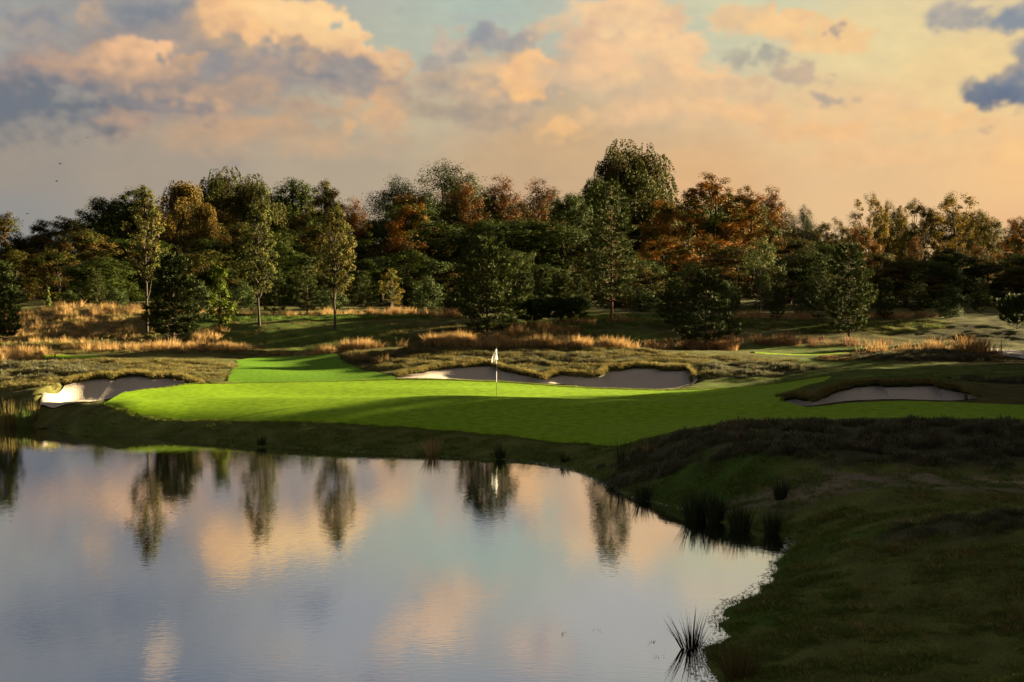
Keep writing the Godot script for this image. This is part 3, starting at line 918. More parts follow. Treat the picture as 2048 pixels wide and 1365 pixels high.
func broad(sd: int, high: float, low: float, wide: float, shape: String, clumps: int, per: int, leaf: float, cols: Array, bark: Color, o := {}) -> Array:
	var r := RandomNumberGenerator.new()
	r.seed = sd
	var ns := FastNoiseLite.new()
	ns.seed = sd
	ns.frequency = 1.0
	var wood := Buf.new()
	var crown := Buf.new()
	var trunk := stem(wood, r, high * o.get("lead", 0.82), high * o.get("thick", 0.017), bark)
	var puff: float = o.get("puff", 0.17)
	var hang: float = o.get("hang", 0.0)
	# the crown is built of boughs, each a billow of leaf clumps
	var boughs := []
	var count: int = o.get("boughs", 13)
	for k in count:
		var t := (k + 0.15 + 0.7 * r.randf()) / count
		var az := k * 2.4 + r.randf() * 1.4
		var edge := wide * outline(shape, t) * (1.0 + 0.4 * ns.get_noise_3d(cos(az) * 1.3, t * 3.0, sin(az) * 1.3))
		var size := maxf(wide * o.get("billow", 0.36) * (0.7 + 0.6 * r.randf()), 0.2 * wide)
		var out := maxf(edge - size * 0.8, edge * 0.25)
		var c := Vector3(cos(az) * out, high * (low + (0.96 - low) * t) - size * 0.55 * t, sin(az) * out)
		boughs.append([c, size])
		var from := trunk[clampi(int(9.0 * (c.y / high - (0.2 + 0.1 * r.randf()) * o.get("steep", 1.0)) / o.get("lead", 0.82)), 1, 8)]
		if c.y > from.y:
			limb(wood, r, from, c, high * 0.006, bark)
	for k in clumps:
		var bough: Array = boughs[k % count]
		var bc: Vector3 = bough[0]
		var bs: float = bough[1]
		var to := any_dir(r)
		to.y = to.y * 0.9 + 0.12
		var c := bc + to * bs * (0.45 + 0.6 * r.randf())
		var rc := wide * puff * (0.5 + 0.8 * r.randf())
		if k % o.get("every", 5) == 0:
			limb(wood, r, bc, c, high * 0.0028, bark)
		var pick := clampi(int((0.5 + 0.75 * ns.get_noise_3d(c.x / wide * 1.1, c.y / high * 2.4, c.z / wide * 1.1)) * cols.size() + (r.randf() - 0.5) * 1.2), 0, cols.size() - 1)
		var col: Color = cols[pick]
		col = col * (0.8 + 0.4 * r.randf())
		var out := Vector3(c.x, wide * 0.25, c.z).normalized()
		for q in per:
			var dir := any_dir(r)
			var p: Vector3
			if hang > 0.0:
				# leaves strung along a thread that hangs from the clump
				var thread := q % 9
				var w := thread * 2.4 + k
				var drop := r.randf()
				p = c + Vector3(cos(w) * rc * (0.5 + 0.4 * drop), rc * 0.5 - drop * hang * high * (0.4 + 0.6 * absf(sin(w * 3.7))), sin(w) * rc * (0.5 + 0.4 * drop)) + dir * leaf * 0.5
			else:
				p = c + Vector3(dir.x, dir.y * 0.85, dir.z) * rc * pow(r.randf(), 0.45)
			var nm := (dir * 0.8 + out * 0.55 + Vector3(0, 0.45, 0) + any_dir(r) * 0.7).normalized()
			var tn := nm.cross(any_dir(r)).normalized()
			if hang > 0.0:
				tn = (Vector3.DOWN - nm * Vector3.DOWN.dot(nm)).normalized()
			var size := leaf * (0.6 + 0.8 * r.randf())
			var tone := 0.75 + 0.5 * r.randf()
			crown.leaf(p, nm, tn, size * 0.5, size * 0.31, Color(col.r * tone, col.g * tone * (0.94 + 0.12 * r.randf()), col.b * tone))
	return [wood.commit(), crown.commit(), high]


func pine(sd: int, high: float, low: float, wide: float, cols: Array, bark: Color, o := {}) -> Array:
	var r := RandomNumberGenerator.new()
	r.seed = sd
	var wood := Buf.new()
	var crown := Buf.new()
	var trunk := stem(wood, r, high * 0.98, high * o.get("thick", 0.014), bark, 0.006)
	var whorls: int = o.get("whorls", 13)
	var needle: float = o.get("needle", 0.15)
	var spread: float = o.get("power", 0.7)
	for k in whorls:
		var t := (k + 0.3 * r.randf()) / whorls
		var y := high * lerpf(low, 0.985, t)
		var f := clampf(y / (high * 0.98) * 9.0, 0.0, 8.99)
		var at := trunk[int(f)].lerp(trunk[int(f) + 1], f - int(f))
		var arms: int = o.get("arms", 6)
		var turn := r.randf() * TAU
		for a in arms:
			var az := turn + TAU * a / arms + (r.randf() - 0.5) * 0.7
			var len := wide * pow(1.0 - t, spread) * (0.6 + 0.55 * r.randf()) * minf(1.0, 0.55 + t * 3.0) + 0.12
			var out := Vector3(cos(az), 0, sin(az))
			var side := Vector3(-out.z, 0, out.x)
			var rise := lerpf(o.get("rise", 0.15), 0.9, t * t) + (r.randf() - 0.5) * 0.25
			var tip := at + out * len + Vector3(0, len * rise, 0)
			limb(wood, r, at, tip, high * 0.0042 * (1.2 - t), bark, 0.08)
			var tufts := int(3.0 + len * o.get("tufts", 7.0))
			for q in tufts:
				var u := 0.22 + 0.78 * sqrt(r.randf())
				var p := at.lerp(tip, u) + side * (r.randf() - 0.5) * len * 0.75 * (1.1 - 0.6 * u) + Vector3(0, (r.randf() - 0.25) * 0.28 * len * 0.5, 0)
				var grow := (out * 0.7 + side * (r.randf() - 0.5) * 1.2 + Vector3(0, 0.55 + 0.6 * r.randf(), 0)).normalized()
				var col: Color = cols[r.randi() % cols.size()]
				col = col * (0.75 + 0.5 * r.randf())
				for e in o.get("per", 12):
					var dir := (grow + any_dir(r) * 0.85).normalized()
					var nm := dir.cross(any_dir(r)).normalized()
					var l := needle * (0.7 + 0.6 * r.randf())
					crown.leaf(p + grow * r.randf() * needle * 1.3 + dir * l * 0.5, nm, dir, l * 0.55, l * 0.085 + 0.006, col)
	return [wood.commit(), crown.commit(), high]


func tuft(sd: int, blades: int, spread: float, lean: float, width: float, droop := 0.5) -> ArrayMesh:
	# a tuft one metre high; scaled where it is set
	var r := RandomNumberGenerator.new()
	r.seed = sd
	var b := Buf.new()
	for k in blades:
		var az := r.randf() * TAU
		var out := Vector3(cos(az), 0, sin(az))
		var at := out * spread * sqrt(r.randf())
		var up := (Vector3.UP + out * lean * r.randf() + any_dir(r) * 0.12).normalized()
		var side := Vector3(-out.z, 0, out.x).rotated(Vector3.UP, r.randf() * 2.0)
		var tone := 0.7 + 0.6 * r.randf()
		b.blade(at, up, (out + any_dir(r) * 0.4) * droop * r.randf(), 0.55 + 0.45 * r.randf(), width * (0.6 + 0.6 * r.randf()), side, Color(tone, tone, tone))
	return b.commit()


func bushy(sd: int, leaves: int, leaf: float) -> ArrayMesh:
	# a low cushion of heather about one metre across
	var r := RandomNumberGenerator.new()
	r.seed = sd
	var b := Buf.new()
	for k in leaves:
		var dir := any_dir(r)
		dir.y = absf(dir.y)
		var p := Vector3(dir.x * 0.5, dir.y * 0.55, dir.z * 0.5) * (0.55 + 0.45 * r.randf())
		var grow := (dir + Vector3(0, 0.6, 0) + any_dir(r) * 0.5).normalized()
		var nm := grow.cross(any_dir(r)).normalized()
		var tone := 0.6 + 0.8 * r.randf()
		b.leaf(p, nm, grow, leaf * (0.6 + 0.8 * r.randf()), leaf * 0.2, Color(tone, tone * (0.9 + 0.2 * r.randf()), tone))
	return b.commit()


func set_tree(kind: Array, called: String, x: float, d: float, top: float, wide: float, label: String, category: String, group := "", sink := 0.0) -> Node3D:
	var y := ground(x, d) - sink
	var o := thing(called, label, category, Vector3(x, y, -d), rng.randf() * TAU, group)
	var s := (top - y) / float(kind[2])
	o.scale = Vector3(s * wide, s, s * wide)
	part("trunk", kind[0], mat.bark, o)
	part("crown", kind[1], mat.needle if kind.size() > 3 else mat.leaf, o)
	return o


func sown(list: Array, where: Array, tint: PackedColorArray) -> void:
	# each: x, distance, half width, half depth, count, lowest, highest, colour, other colour
	for p in list:
		for k in int(p[4]):
			var a := rng.randf() * TAU
			var q := sqrt(rng.randf())
			var x: float = p[0] + cos(a) * q * p[2]
			var d: float = p[1] + sin(a) * q * p[3]
			var n1 := patchy.get_noise_2d(x * 16.0, d * 16.0)
			if n1 + 0.35 < rng.randf() * 0.75 or bare(x, d):
				continue
			var h: float = lerpf(p[5], p[6], rng.randf()) * (0.75 + 0.8 * clampf(n1 + 0.3, 0.0, 1.0))
			var wide := h * (0.8 + 0.5 * rng.randf())
			where.append(Transform3D((Basis(Vector3.UP, rng.randf() * TAU) * Basis(Vector3.RIGHT, (rng.randf() - 0.5) * 0.3)).scaled(Vector3(wide, h, wide)), Vector3(x, ground(x, d) - 0.02, -d)))
			var ca: Color = p[7]
			tint.append(ca.lerp(p[8], rng.randf()) * (0.5 + 1.0 * rng.randf()))


# ------------------------------------------------------------------ the scene
func _ready() -> void:
	rng.seed = 20
	wob.seed = 3
	wob.frequency = 0.05
	wob.fractal_octaves = 3
	patchy.seed = 8
	patchy.frequency = 0.035
	patchy.fractal_octaves = 3

	var cam := Camera3D.new()
	cam.name = "camera"
	add_child(cam)
	cam.position = Vector3(0, 6.3, 0)
	cam.rotation_degrees = Vector3(-2.319, 0, 0)
	cam.fov = rad_to_deg(2.0 * atan(682.5 / 3000.0))
	cam.near = 0.1
	cam.far = 4000.0
	cam.current = true

	var env := Environment.new()
	env.background_mode = Environment.BG_SKY
	env.sky = Sky.new()
	env.sky.sky_material = make_sky()
	env.background_energy_multiplier = 1.0 / EXPOSURE
	env.tonemap_mode = Environment.TONE_MAPPER_LINEAR
	env.tonemap_exposure = EXPOSURE
	env.sdfgi_enabled = true
	env.ssao_enabled = true
	env.ssil_enabled = true
	var world := WorldEnvironment.new()
	world.name = "world"
	world.environment = env
	add_child(world)

	var sun := DirectionalLight3D.new()
	sun.name = "sun"
	sun.light_energy = 1.6
	sun.light_color = Color(1.0, 0.76, 0.43).linear_to_srgb()
	sun.light_angular_distance = 0.55
	sun.shadow_enabled = true
	sun.rotation_degrees = Vector3(-SUN_HEIGHT, -SUN_AZIMUTH - 180.0, 0)
	add_child(sun)

	make_materials()
	survey()
	make_ground()
	for k in areas:
		mown("fairway" if k.begins_with("fairway") else k, areas[k], mat.green if k in ["putting_green", "fairway", "fairway_lane", "fairway_strip"] else mat.fairway)
	make_water()
	make_path()
	var lip_tufts := []
	var lip_tint := PackedColorArray()
	make_bunker(bunkers[0], "sand bunker at the reedy end of the green", lip_tufts, lip_tint)
	make_bunker(bunkers[1], "long double sand bunker cut into the ridge behind the flagstick", lip_tufts, lip_tint)
	make_bunker(bunkers[2], "shaded sand bunker under the mown mound beside the green", lip_tufts, lip_tint)
	stuff("lip_grass", "shaggy grass hanging over the bunker edges", "grass", tuft(31, 14, 0.2, 0.7, 0.03), mat.grass, lip_tufts.map(func(t): return t.scaled_local(Vector3(0.17, 0.17, 0.17))), lip_tint)
	make_woods()
	make_front_trees()
	make_grass()
	make_shore()
	make_flagstick()
	make_birds()


func make_water() -> void:
	var b := Buf.new()
	var xs := [-160.0, -60.0, -25.0, 0.0, 12.0]
	var ds := [6.0, 20.0, 35.0, 50.0, 68.0]
	for d in ds:
		for x in xs:
			b.v.append(Vector3(x, 0, -d))
			b.n.append(Vector3.UP)
			b.c.append(Color.WHITE)
	for y in 4:
		for x in 4:
			var k := y * 5 + x
			b.i.append_array([k, k + 5, k + 6, k, k + 6, k + 1])
	tag(part("water", b.commit(), mat.water, self), "", "", "", "structure")


func make_path() -> void:
	var b := Buf.new()
	var line := PackedVector2Array([Vector2(27.0, 89.5), Vector2(27.6, 87.2), Vector2(28.8, 84.6), Vector2(31.2, 82.0), Vector2(35.0, 80.4), Vector2(42.0, 79.6)])
	var n := 0
	for k in line.size() - 1:
		for q in 8:
			var p := line[k].lerp(line[k + 1], q / 8.0)
			var dir := (line[k + 1] - line[k]).normalized()
			var side := Vector2(-dir.y, dir.x)
			for e in 5:
				var w := p + side * (e - 2) * 0.8
				b.v.append(Vector3(w.x, ground(w.x, w.y) + 0.07, -w.y))
				b.n.append(Vector3.UP)
				b.c.append(Color.WHITE)
			n += 1
	for k in n - 1:
		for e in 4:
			var o := k * 5 + e
			b.i.append_array([o, o + 1, o + 6, o, o + 6, o + 5])
	tag(part("path", b.commit(), mat.path, self), "", "", "", "structure")


func make_woods() -> void:
	var dark := Color(0.06, 0.05, 0.042)
	var pale := Color(0.20, 0.18, 0.155)
	var G1 := [Color(0.020, 0.031, 0.006), Color(0.030, 0.041, 0.007), Color(0.024, 0.034, 0.005)]
	var G2 := [Color(0.029, 0.036, 0.007), Color(0.047, 0.043, 0.008), Color(0.060, 0.041, 0.010), Color(0.027, 0.035, 0.007)]
	var OR := [Color(0.033, 0.041, 0.006), Color(0.088, 0.050, 0.008), Color(0.143, 0.062, 0.008), Color(0.050, 0.048, 0.007), Color(0.110, 0.070, 0.008)]
	var RD := [Color(0.063, 0.028, 0.006), Color(0.089, 0.037, 0.006), Color(0.045, 0.031, 0.006), Color(0.031, 0.031, 0.006)]
	var GD := [Color(0.063, 0.057, 0.010), Color(0.125, 0.088, 0.013), Color(0.157, 0.108, 0.017), Color(0.045, 0.048, 0.010)]
	var K := {
		"a": broad(101, 20.0, 0.06, 6.4, "dome", 281, 121, 0.26, G1, dark, {"boughs": 18, "billow": 0.34}), "b": broad(102, 20.0, 0.06, 6.0, "round", 262, 121, 0.26, G1, dark, {"puff": 0.2}),
		"c": broad(103, 20.0, 0.06, 6.2, "dome", 281, 121, 0.25, G2, dark, {"boughs": 20, "billow": 0.32}), "d": broad(104, 20.0, 0.06, 5.6, "slim", 262, 121, 0.25, G2, dark, {"boughs": 20, "billow": 0.32}),
		"e": broad(105, 20.0, 0.06, 6.6, "dome", 300, 121, 0.25, OR, dark, {"boughs": 22, "billow": 0.3}), "f": broad(166, 20.0, 0.06, 6.0, "round", 281, 121, 0.24, OR, dark, {"puff": 0.15, "boughs": 24, "billow": 0.3}),
		"g": broad(107, 20.0, 0.06, 6.2, "dome", 262, 108, 0.22, RD, dark, {"every": 3, "boughs": 20, "billow": 0.3}), "h": broad(108, 20.0, 0.20, 6.0, "vase", 278, 94, 0.24, GD, dark, {"puff": 0.15, "every": 2, "boughs": 26, "billow": 0.27}),
		"i": broad(109, 20.0, 0.18, 6.6, "vase", 328, 94, 0.24, [GD[0], GD[3], GD[1], G2[1]], dark, {"puff": 0.15, "every": 2, "boughs": 26, "billow": 0.27}),
		"j": broad(110, 20.0, 0.16, 4.6, "slim", 278, 181, 0.24, [Color(0.085, 0.064, 0.015), Color(0.11, 0.076, 0.017), Color(0.06, 0.055, 0.014)], pale, {"hang": 0.16, "every": 3, "puff": 0.24}),
		"k": broad(111, 20.0, 0.20, 5.6, "dome", 328, 181, 0.24, [Color(0.038, 0.046, 0.012), Color(0.048, 0.050, 0.013), Color(0.062, 0.054, 0.015)], pale, {"hang": 0.10, "every": 3, "puff": 0.24}),
		"l": broad(112, 20.0, 0.45, 7.4, "flat", 225, 121, 0.22, [Color(0.018, 0.027, 0.008), Color(0.024, 0.032, 0.009)], dark, {"puff": 0.22}),
	}
	var group := "trees of the wood behind the green"
	for t in [
		# kind, x, distance, top height, width, name, label, category
		["c", -67.75, 200.00, 15.67, 1.45, "broadleaf_tree", "brownish round-headed tree at the low end of the wood, behind the dark slope-foot pine"],
		["d", -67.13, 215.00, 14.94, 1.53, "broadleaf_tree", "low olive tree in the dip of the wood's skyline"],
		["c", -60.93, 205.00, 15.36, 1.37, "broadleaf_tree", "olive tree with a few orange sprays beside the skyline dip"],
		["a", -57.15, 210.00, 18.64, 1.06, "broadleaf_tree", "dark green tree with a knobbly top next to the slender oak with the topmost tuft"],
		["b", -55.99, 220.00, 19.96, 1.29, "broadleaf_tree", "dark green tree whose top stands behind the tallest slender oak"],
		["j", -46.91, 215.00, 21.21, 1.45, "birch_tree", "golden weeping birch with long hanging strands"],
		["j", -41.97, 205.00, 17.40, 1.06, "birch_tree", "lower golden weeping birch leaning out beside the larger one"],
		["k", -45.41, 235.00, 23.84, 1.06, "birch_tree", "feathery dark birch standing above its neighbours next to the golden birch"],
		["k", -39.64, 230.00, 22.41, 1.19, "birch_tree", "brown-green birch behind the second slender oak"],
		["a", -33.87, 235.00, 23.07, 1.06, "broadleaf_tree", "dark green tree with a spiky double top near the third slender oak"],
		["d", -28.10, 225.00, 21.16, 1.13, "broadleaf_tree", "green tree sloping down into the gap before the dark flat-topped tree"],
		["g", -22.72, 215.00, 18.22, 0.85, "broadleaf_tree", "small reddish-brown tree in the gap of the wood's skyline"],
		["l", -13.38, 290.00, 28.72, 1.23, "pine_tree", "dark flat-topped tree rising behind the red and orange crowns"],
		["l", -21.30, 280.00, 24.79, 1.03, "pine_tree", "dark open-crowned tree sloping beside the flat-topped one"],
		["e", -14.09, 210.00, 18.92, 1.06, "broadleaf_tree", "bright orange-gold tree under the dark flat-topped tree"],
		["g", -7.07, 215.00, 20.50, 1.06, "broadleaf_tree", "rust red tree under the dark flat-topped tree"],
		["g", -1.53, 220.00, 21.71, 1.03, "broadleaf_tree", "thin-leaved reddish tree with bare twigs, next to the rust red tree"],
		["g", 4.33, 225.00, 21.61, 1.06, "broadleaf_tree", "twiggy red-brown tree halfway to the tall birch"],
		["a", 7.93, 215.00, 19.50, 0.94, "broadleaf_tree", "near-black green tree between the twiggy tree and the tall birch"],
		["b", 12.80, 235.00, 22.60, 1.03, "broadleaf_tree", "dark tree shouldering the tall birch"],
		["k", 20.57, 250.00, 29.34, 1.26, "birch_tree", "tallest tree of the wood, a broad feathery green birch"],
		["k", 16.10, 245.00, 27.67, 0.77, "birch_tree", "narrow leader of birch standing against the tallest crown"],
		["e", 21.19, 205.00, 17.80, 1.13, "broadleaf_tree", "orange and green maple beside the tall lone pine"],
		["f", 28.99, 215.00, 21.71, 1.45, "broadleaf_tree", "great rust and green maple, the broadest autumn crown"],
		["f", 33.21, 210.00, 19.48, 1.19, "broadleaf_tree", "green-gold maple leaning against the rust one"],
		["g", 38.94, 225.00, 20.42, 0.89, "broadleaf_tree", "wine red tree where the skyline drops to the open sky"],
		["l", 50.47, 260.00, 18.99, 0.61, "pine_tree", "small lone tree silhouetted in the skyline gap"],
		["i", 49.25, 230.00, 16.00, 0.85, "broadleaf_tree", "low golden tree at the skyline gap"],
		["e", 47.58, 205.00, 14.13, 1.06, "broadleaf_tree", "low rounded orange tree below the golden poplars"],
		["h", 59.65, 250.00, 20.66, 0.72, "poplar_tree", "pale gold poplar with an upright top, first of the poplar row"],
		["h", 64.07, 255.00, 19.76, 0.61, "poplar_tree", "thin gold poplar between two broader ones"],
		["i", 65.46, 245.00, 19.72, 0.85, "poplar_tree", "yellow-green poplar with open limbs"],
		["h", 71.96, 245.00, 20.54, 1.13, "poplar_tree", "largest golden poplar, its limbs fanning open"],
		["i", 75.32, 240.00, 17.54, 0.85, "poplar_tree", "yellow-green poplar at the end of the row"],
		["e", 72.62, 215.00, 15.80, 1.06, "broadleaf_tree", "dark orange tree closing the poplar row"],
		["g", 50.94, 190.00, 12.05, 0.85, "broadleaf_tree", "dull red-brown tree standing before the golden poplars"],
		["g", 58.85, 190.00, 11.10, 0.85, "broadleaf_tree", "brown beech below the last poplar"],
	]:
		set_tree(K[t[0]], t[5], t[1], t[2], t[3], t[4], t[6], "tree", group)
	# the lower trees of the wood's edge
	group = "understorey at the edge of the wood"
	for t in [
		["d", -54.58, 165.00, 9.65, 2.27, "dark tree behind the pine at the straw slope's foot"], ["c", -49.47, 160.00, 9.55, 2.27, "shadowy tree behind the ivy-clad stump"], ["c", -45.71, 160.00, 11.94, 2.04, "spreading tree with olive and orange sprays behind the small pine"],
		["a", -43.03, 165.00, 11.29, 2.04, "dark tree filling in behind the tallest slender oak"], ["b", -37.48, 160.00, 10.61, 2.04, "dark tree under the golden birch"], ["a", -33.15, 165.00, 11.29, 2.04, "dark tree behind the bright green sapling"],
		["c", -30.75, 170.00, 13.13, 1.82, "olive tree behind the second slender oak's stem"], ["b", -24.69, 160.00, 11.67, 1.92, "black-green tree between the second and third slender oaks"], ["c", -21.71, 170.00, 13.13, 1.82, "olive tree behind the third slender oak"],
		["a", -16.69, 165.00, 11.29, 2.04, "dark tree behind the pale bent stem"], ["g", -11.92, 160.00, 11.14, 1.92, "dark red maple under the orange-gold tree"], ["b", -8.14, 170.00, 13.13, 2.27, "black-green tree behind the broad young pine"],
		["a", -3.72, 175.00, 13.92, 2.27, "dark dense tree next to the broad young pine"], ["a", 0.90, 170.00, 13.70, 2.27, "dark dense tree behind the pine thicket"], ["b", 5.43, 170.00, 13.13, 2.27, "dark tree beside the tall lone pine"],
		["c", 10.24, 175.00, 12.76, 2.04, "dark olive tree behind the tall lone pine"], ["f", 16.29, 160.00, 11.14, 1.82, "gold and green maple by the tall lone pine"], ["f", 20.81, 158.00, 11.08, 2.04, "green maple speckled with orange, above the spreading pine"],
		["c", 26.13, 165.00, 10.20, 1.82, "olive tree above the many-stemmed birch"], ["c", 32.01, 170.00, 11.44, 2.04, "olive tree below the small lone silhouetted tree"], ["a", 34.91, 165.00, 10.74, 1.82, "green tree behind the bushy pine"],
		["c", 39.19, 160.00, 9.55, 2.04, "olive tree behind the bushy pine's flank"], ["b", 40.24, 150.00, 8.35, 2.04, "dark green tree over the lit grass strip"], ["a", 45.19, 155.00, 9.44, 2.04, "dark green tree before the largest poplar"],
		["b", 45.90, 145.00, 8.52, 2.04, "dark green tree above the black gorse bush"], ["a", 50.97, 150.00, 9.34, 2.04, "dark tree over the mouth of the path"],
	]:
		set_tree(K[t[0]], "understorey_tree", t[1], t[2], t[3], t[4], t[5], "tree", group, 1.2)
	group = "back row of the wood"
	var crest := PackedFloat32Array([-97.6, 14.6, -86.8, 13.4, -80.5, 15.2, -74.2, 18.8, -65.2, 20.0, -56.2, 20.6, -47.2, 21.7, -38.2, 21.5, -31.0, 19.3, -26.5, 17.3, -20.2, 19.3, -11.2, 22.1, -2.2, 21.1, 6.8, 20.6, 14.0, 21.7, 21.2, 25.8, 28.4, 20.2, 37.4, 21.8, 46.4, 19.7, 51.8, 15.0, 59.0, 14.1, 66.2, 17.0, 73.4, 17.3, 80.6, 18.1, 87.8, 15.9, 97.7, 15.0])
	for k in 44:
		var x := -96.0 + k * 4.45 + 1.3 * sin(k * 2.3)
		set_tree(K["abcadb"[k % 6]], "wood_tree", x, 268.0 + 9.0 * sin(k * 1.7), along(crest, x) + 0.9 * sin(k * 3.1), 1.5, "dark tree in the back row of the wood, seen only between nearer crowns", "tree", group, 2.0)
	group = "thorn bushes under the wood"
	for k in 30:
		var x := -58.0 + k * 4.1 + 1.2 * sin(k * 2.9)
		set_tree(K["bca"[k % 3]], "thorn_bush", x, 133.0 + 7.0 * sin(k * 1.9), 8.6 + 0.9 * sin(k * 3.7), 2.6, "dark thorn bush in the shade under the wood's edge", "bush", group, 1.0)
	# shelter trees beyond the path: their long shadows cross the green and the pond bank
	group = "shelter trees whose shadows cross the green"
	for k in 25:
		# the belt runs back beside the frame and ends across from the flagstick
		var d := 12.0 + k * 3.0
		var top := 6.8 if d < 46.0 else (9.0 if d < 60.0 else 11.5)
		set_tree(K["acbd"[k % 4]], "shelter_tree", 0.345 * d + (7.6 if k < 22 else 5.6) + 1.5 * (k % 2), d, top, 2.0 if d < 46.0 else (1.6 if k < 22 else 1.3), "broadleaf tree of the shelter belt beyond the path", "tree", group, 0.8)
	for k in 19:
		var d := 9.0 + k * 4.0
		set_tree(K["bdac"[k % 4]], "shelter_tree", 0.345 * d + 12.5 + 1.2 * (k % 2), d, 7.2 if d < 46.0 else 11.5, 2.0 if d < 46.0 else 1.5, "broadleaf tree of the shelter belt beyond the path", "tree", group, 0.8)
	for k in 8:
		# the wood turns the corner here: its shadow lies over the hollow before the young trees
		set_tree(K["cadb"[k % 4]], "shelter_tree", 50.0 + 1.4 * k + 1.5 * (k % 2), 122.5 + 4.2 * k, 14.5 + 0.5 * (k % 3), 1.5, "broadleaf tree where the wood turns the corner beyond the path", "tree", group, 0.8)
	set_tree(K.b, "shelter_tree", 37.0, 86.6, 7.8, 1.6, "low round tree standing past the end of the shelter belt", "tree", group, 0.8)
	set_tree(K.c, "shelter_tree", 37.5, 91.0, 6.4, 1.2, "low olive tree behind the round one past the shelter belt", "tree", group, 0.8)


func make_front_trees() -> void:
	var bark := Color(0.10, 0.075, 0.055)
	var red := Color(0.17, 0.10, 0.065)
	var grey := Color(0.10, 0.09, 0.072)
	var pale := Color(0.26, 0.235, 0.20)
	var PG := [Color(0.042, 0.056, 0.014), Color(0.054, 0.066, 0.016), Color(0.032, 0.045, 0.012)]
	var PB := [Color(0.026, 0.037, 0.011), Color(0.034, 0.044, 0.013)]
	var OK := [Color(0.048, 0.058, 0.012), Color(0.062, 0.064, 0.013), Color(0.070, 0.060, 0.013), Color(0.038, 0.050, 0.011)]
	var o1 := broad(201, 10.0, 0.36, 1.45, "slim", 230, 44, 0.115, OK, grey, {"lead": 0.99, "thick": 0.0095, "every": 1, "puff": 0.2, "boughs": 46, "billow": 0.34, "steep": 0.2})
	var o2 := broad(202, 9.0, 0.30, 1.5, "slim", 210, 44, 0.115, [OK[0], OK[1], OK[3]], grey, {"lead": 0.99, "thick": 0.0095, "every": 1, "puff": 0.2, "boughs": 46, "billow": 0.34, "steep": 0.2})
	var o3 := broad(203, 9.0, 0.30, 1.55, "slim", 230, 46, 0.115, [OK[0], OK[1], OK[2], Color(0.085, 0.070, 0.015)], grey, {"lead": 0.99, "thick": 0.0095, "every": 1, "puff": 0.2, "boughs": 46, "billow": 0.34, "steep": 0.2})
	var dense := pine(211, 6.0, 0.12, 2.0, PB, bark, {"whorls": 14, "arms": 8, "tufts": 13.0, "per": 12, "needle": 0.22, "power": 0.5})
	var open := pine(212, 6.0, 0.10, 1.7, PG, bark, {"whorls": 12, "arms": 6, "tufts": 9.0, "per": 11, "needle": 0.2, "power": 0.65, "rise": 0.3})
	var bushy_pine := pine(213, 6.0, 0.06, 2.3, PG, bark, {"whorls": 14, "arms": 8, "tufts": 10.0, "per": 12, "needle": 0.2, "power": 0.6, "rise": 0.35})
	var spreading := pine(214, 6.0, 0.12, 3.2, PB, bark, {"whorls": 11, "arms": 7, "tufts": 9.0, "per": 12, "needle": 0.22, "power": 0.75, "rise": 0.05})
	var tall := pine(215, 11.0, 0.14, 2.5, PG, red, {"whorls": 20, "arms": 6, "tufts": 8.0, "per": 11, "needle": 0.24, "power": 0.62, "rise": 0.12, "thick": 0.011})
	var sapling := broad(221, 5.0, 0.10, 1.25, "cone", 120, 40, 0.14, [Color(0.075, 0.105, 0.014), Color(0.095, 0.12, 0.015), Color(0.06, 0.085, 0.012)], grey, {"lead": 0.97, "thick": 0.011, "every": 2, "puff": 0.26})
	var bent := broad(222, 5.0, 0.25, 1.35, "round", 90, 40, 0.14, [Color(0.065, 0.075, 0.015), Color(0.11, 0.085, 0.016), Color(0.05, 0.06, 0.014)], pale, {"lead": 0.9, "thick": 0.014, "every": 2, "puff": 0.26})
	var birch := broad(223, 8.0, 0.16, 2.7, "dome", 150, 50, 0.16, [Color(0.045, 0.062, 0.014), Color(0.06, 0.07, 0.018)], pale, {"lead": 0.5, "thick": 0.012, "every": 3, "puff": 0.24})
	var shrub := broad(224, 3.0, 0.05, 1.5, "dome", 90, 60, 0.12, [Color(0.030, 0.046, 0.014), Color(0.042, 0.056, 0.018)], bark, {"lead": 0.6, "every": 6, "puff": 0.3})
	var gorse := pine(225, 2.0, 0.05, 1.3, [Color(0.032, 0.050, 0.016), Color(0.045, 0.064, 0.018)], bark, {"whorls": 7, "arms": 8, "tufts": 16.0, "per": 12, "needle": 0.2, "power": 0.8, "rise": 0.8})
	var ivy := broad(226, 3.0, 0.04, 0.55, "cone", 80, 46, 0.13, [Color(0.075, 0.10, 0.018), Color(0.10, 0.12, 0.022)], bark, {"lead": 0.95, "every": 9, "puff": 0.35})
	for k in [dense, open, bushy_pine, spreading, tall, gorse]:
		k.append("needles")
	var young := "young trees planted in front of the wood"
	set_tree(o1, "oak_tree", -24.38, 100.00, 12.84, 1.0, "tallest slender oak with a bare tuft above the dark crowns behind", "tree", young)
	set_tree(o2, "oak_tree", -16.85, 100.00, 11.71, 1.1, "slender oak of yellow-green leaf on a thin straight stem between small pines", "tree", young)
	set_tree(o3, "oak_tree", -11.71, 99.00, 11.66, 1.0, "slender oak with golden lower leaves, its stem rising from lush grass", "tree", young)
	set_tree(dense, "pine_tree", -21.70, 96.00, 7.67, 1.05, "dense dark pine on the mound beside the tallest slender oak", "tree", young)
	set_tree(dense, "pine_tree", -30.80, 90.00, 7.23, 0.85, "dark pine at the foot of the straw slope by the tall pale grass", "tree", young)
	set_tree(open, "pine_tree", -30.71, 111.00, 7.08, 1.1, "small open pine at the top of the straw slope", "tree", young)
	set_tree(sapling, "maple_tree", -19.44, 100.00, 7.80, 1.05, "bright green sapling with a conical crown", "tree", young)
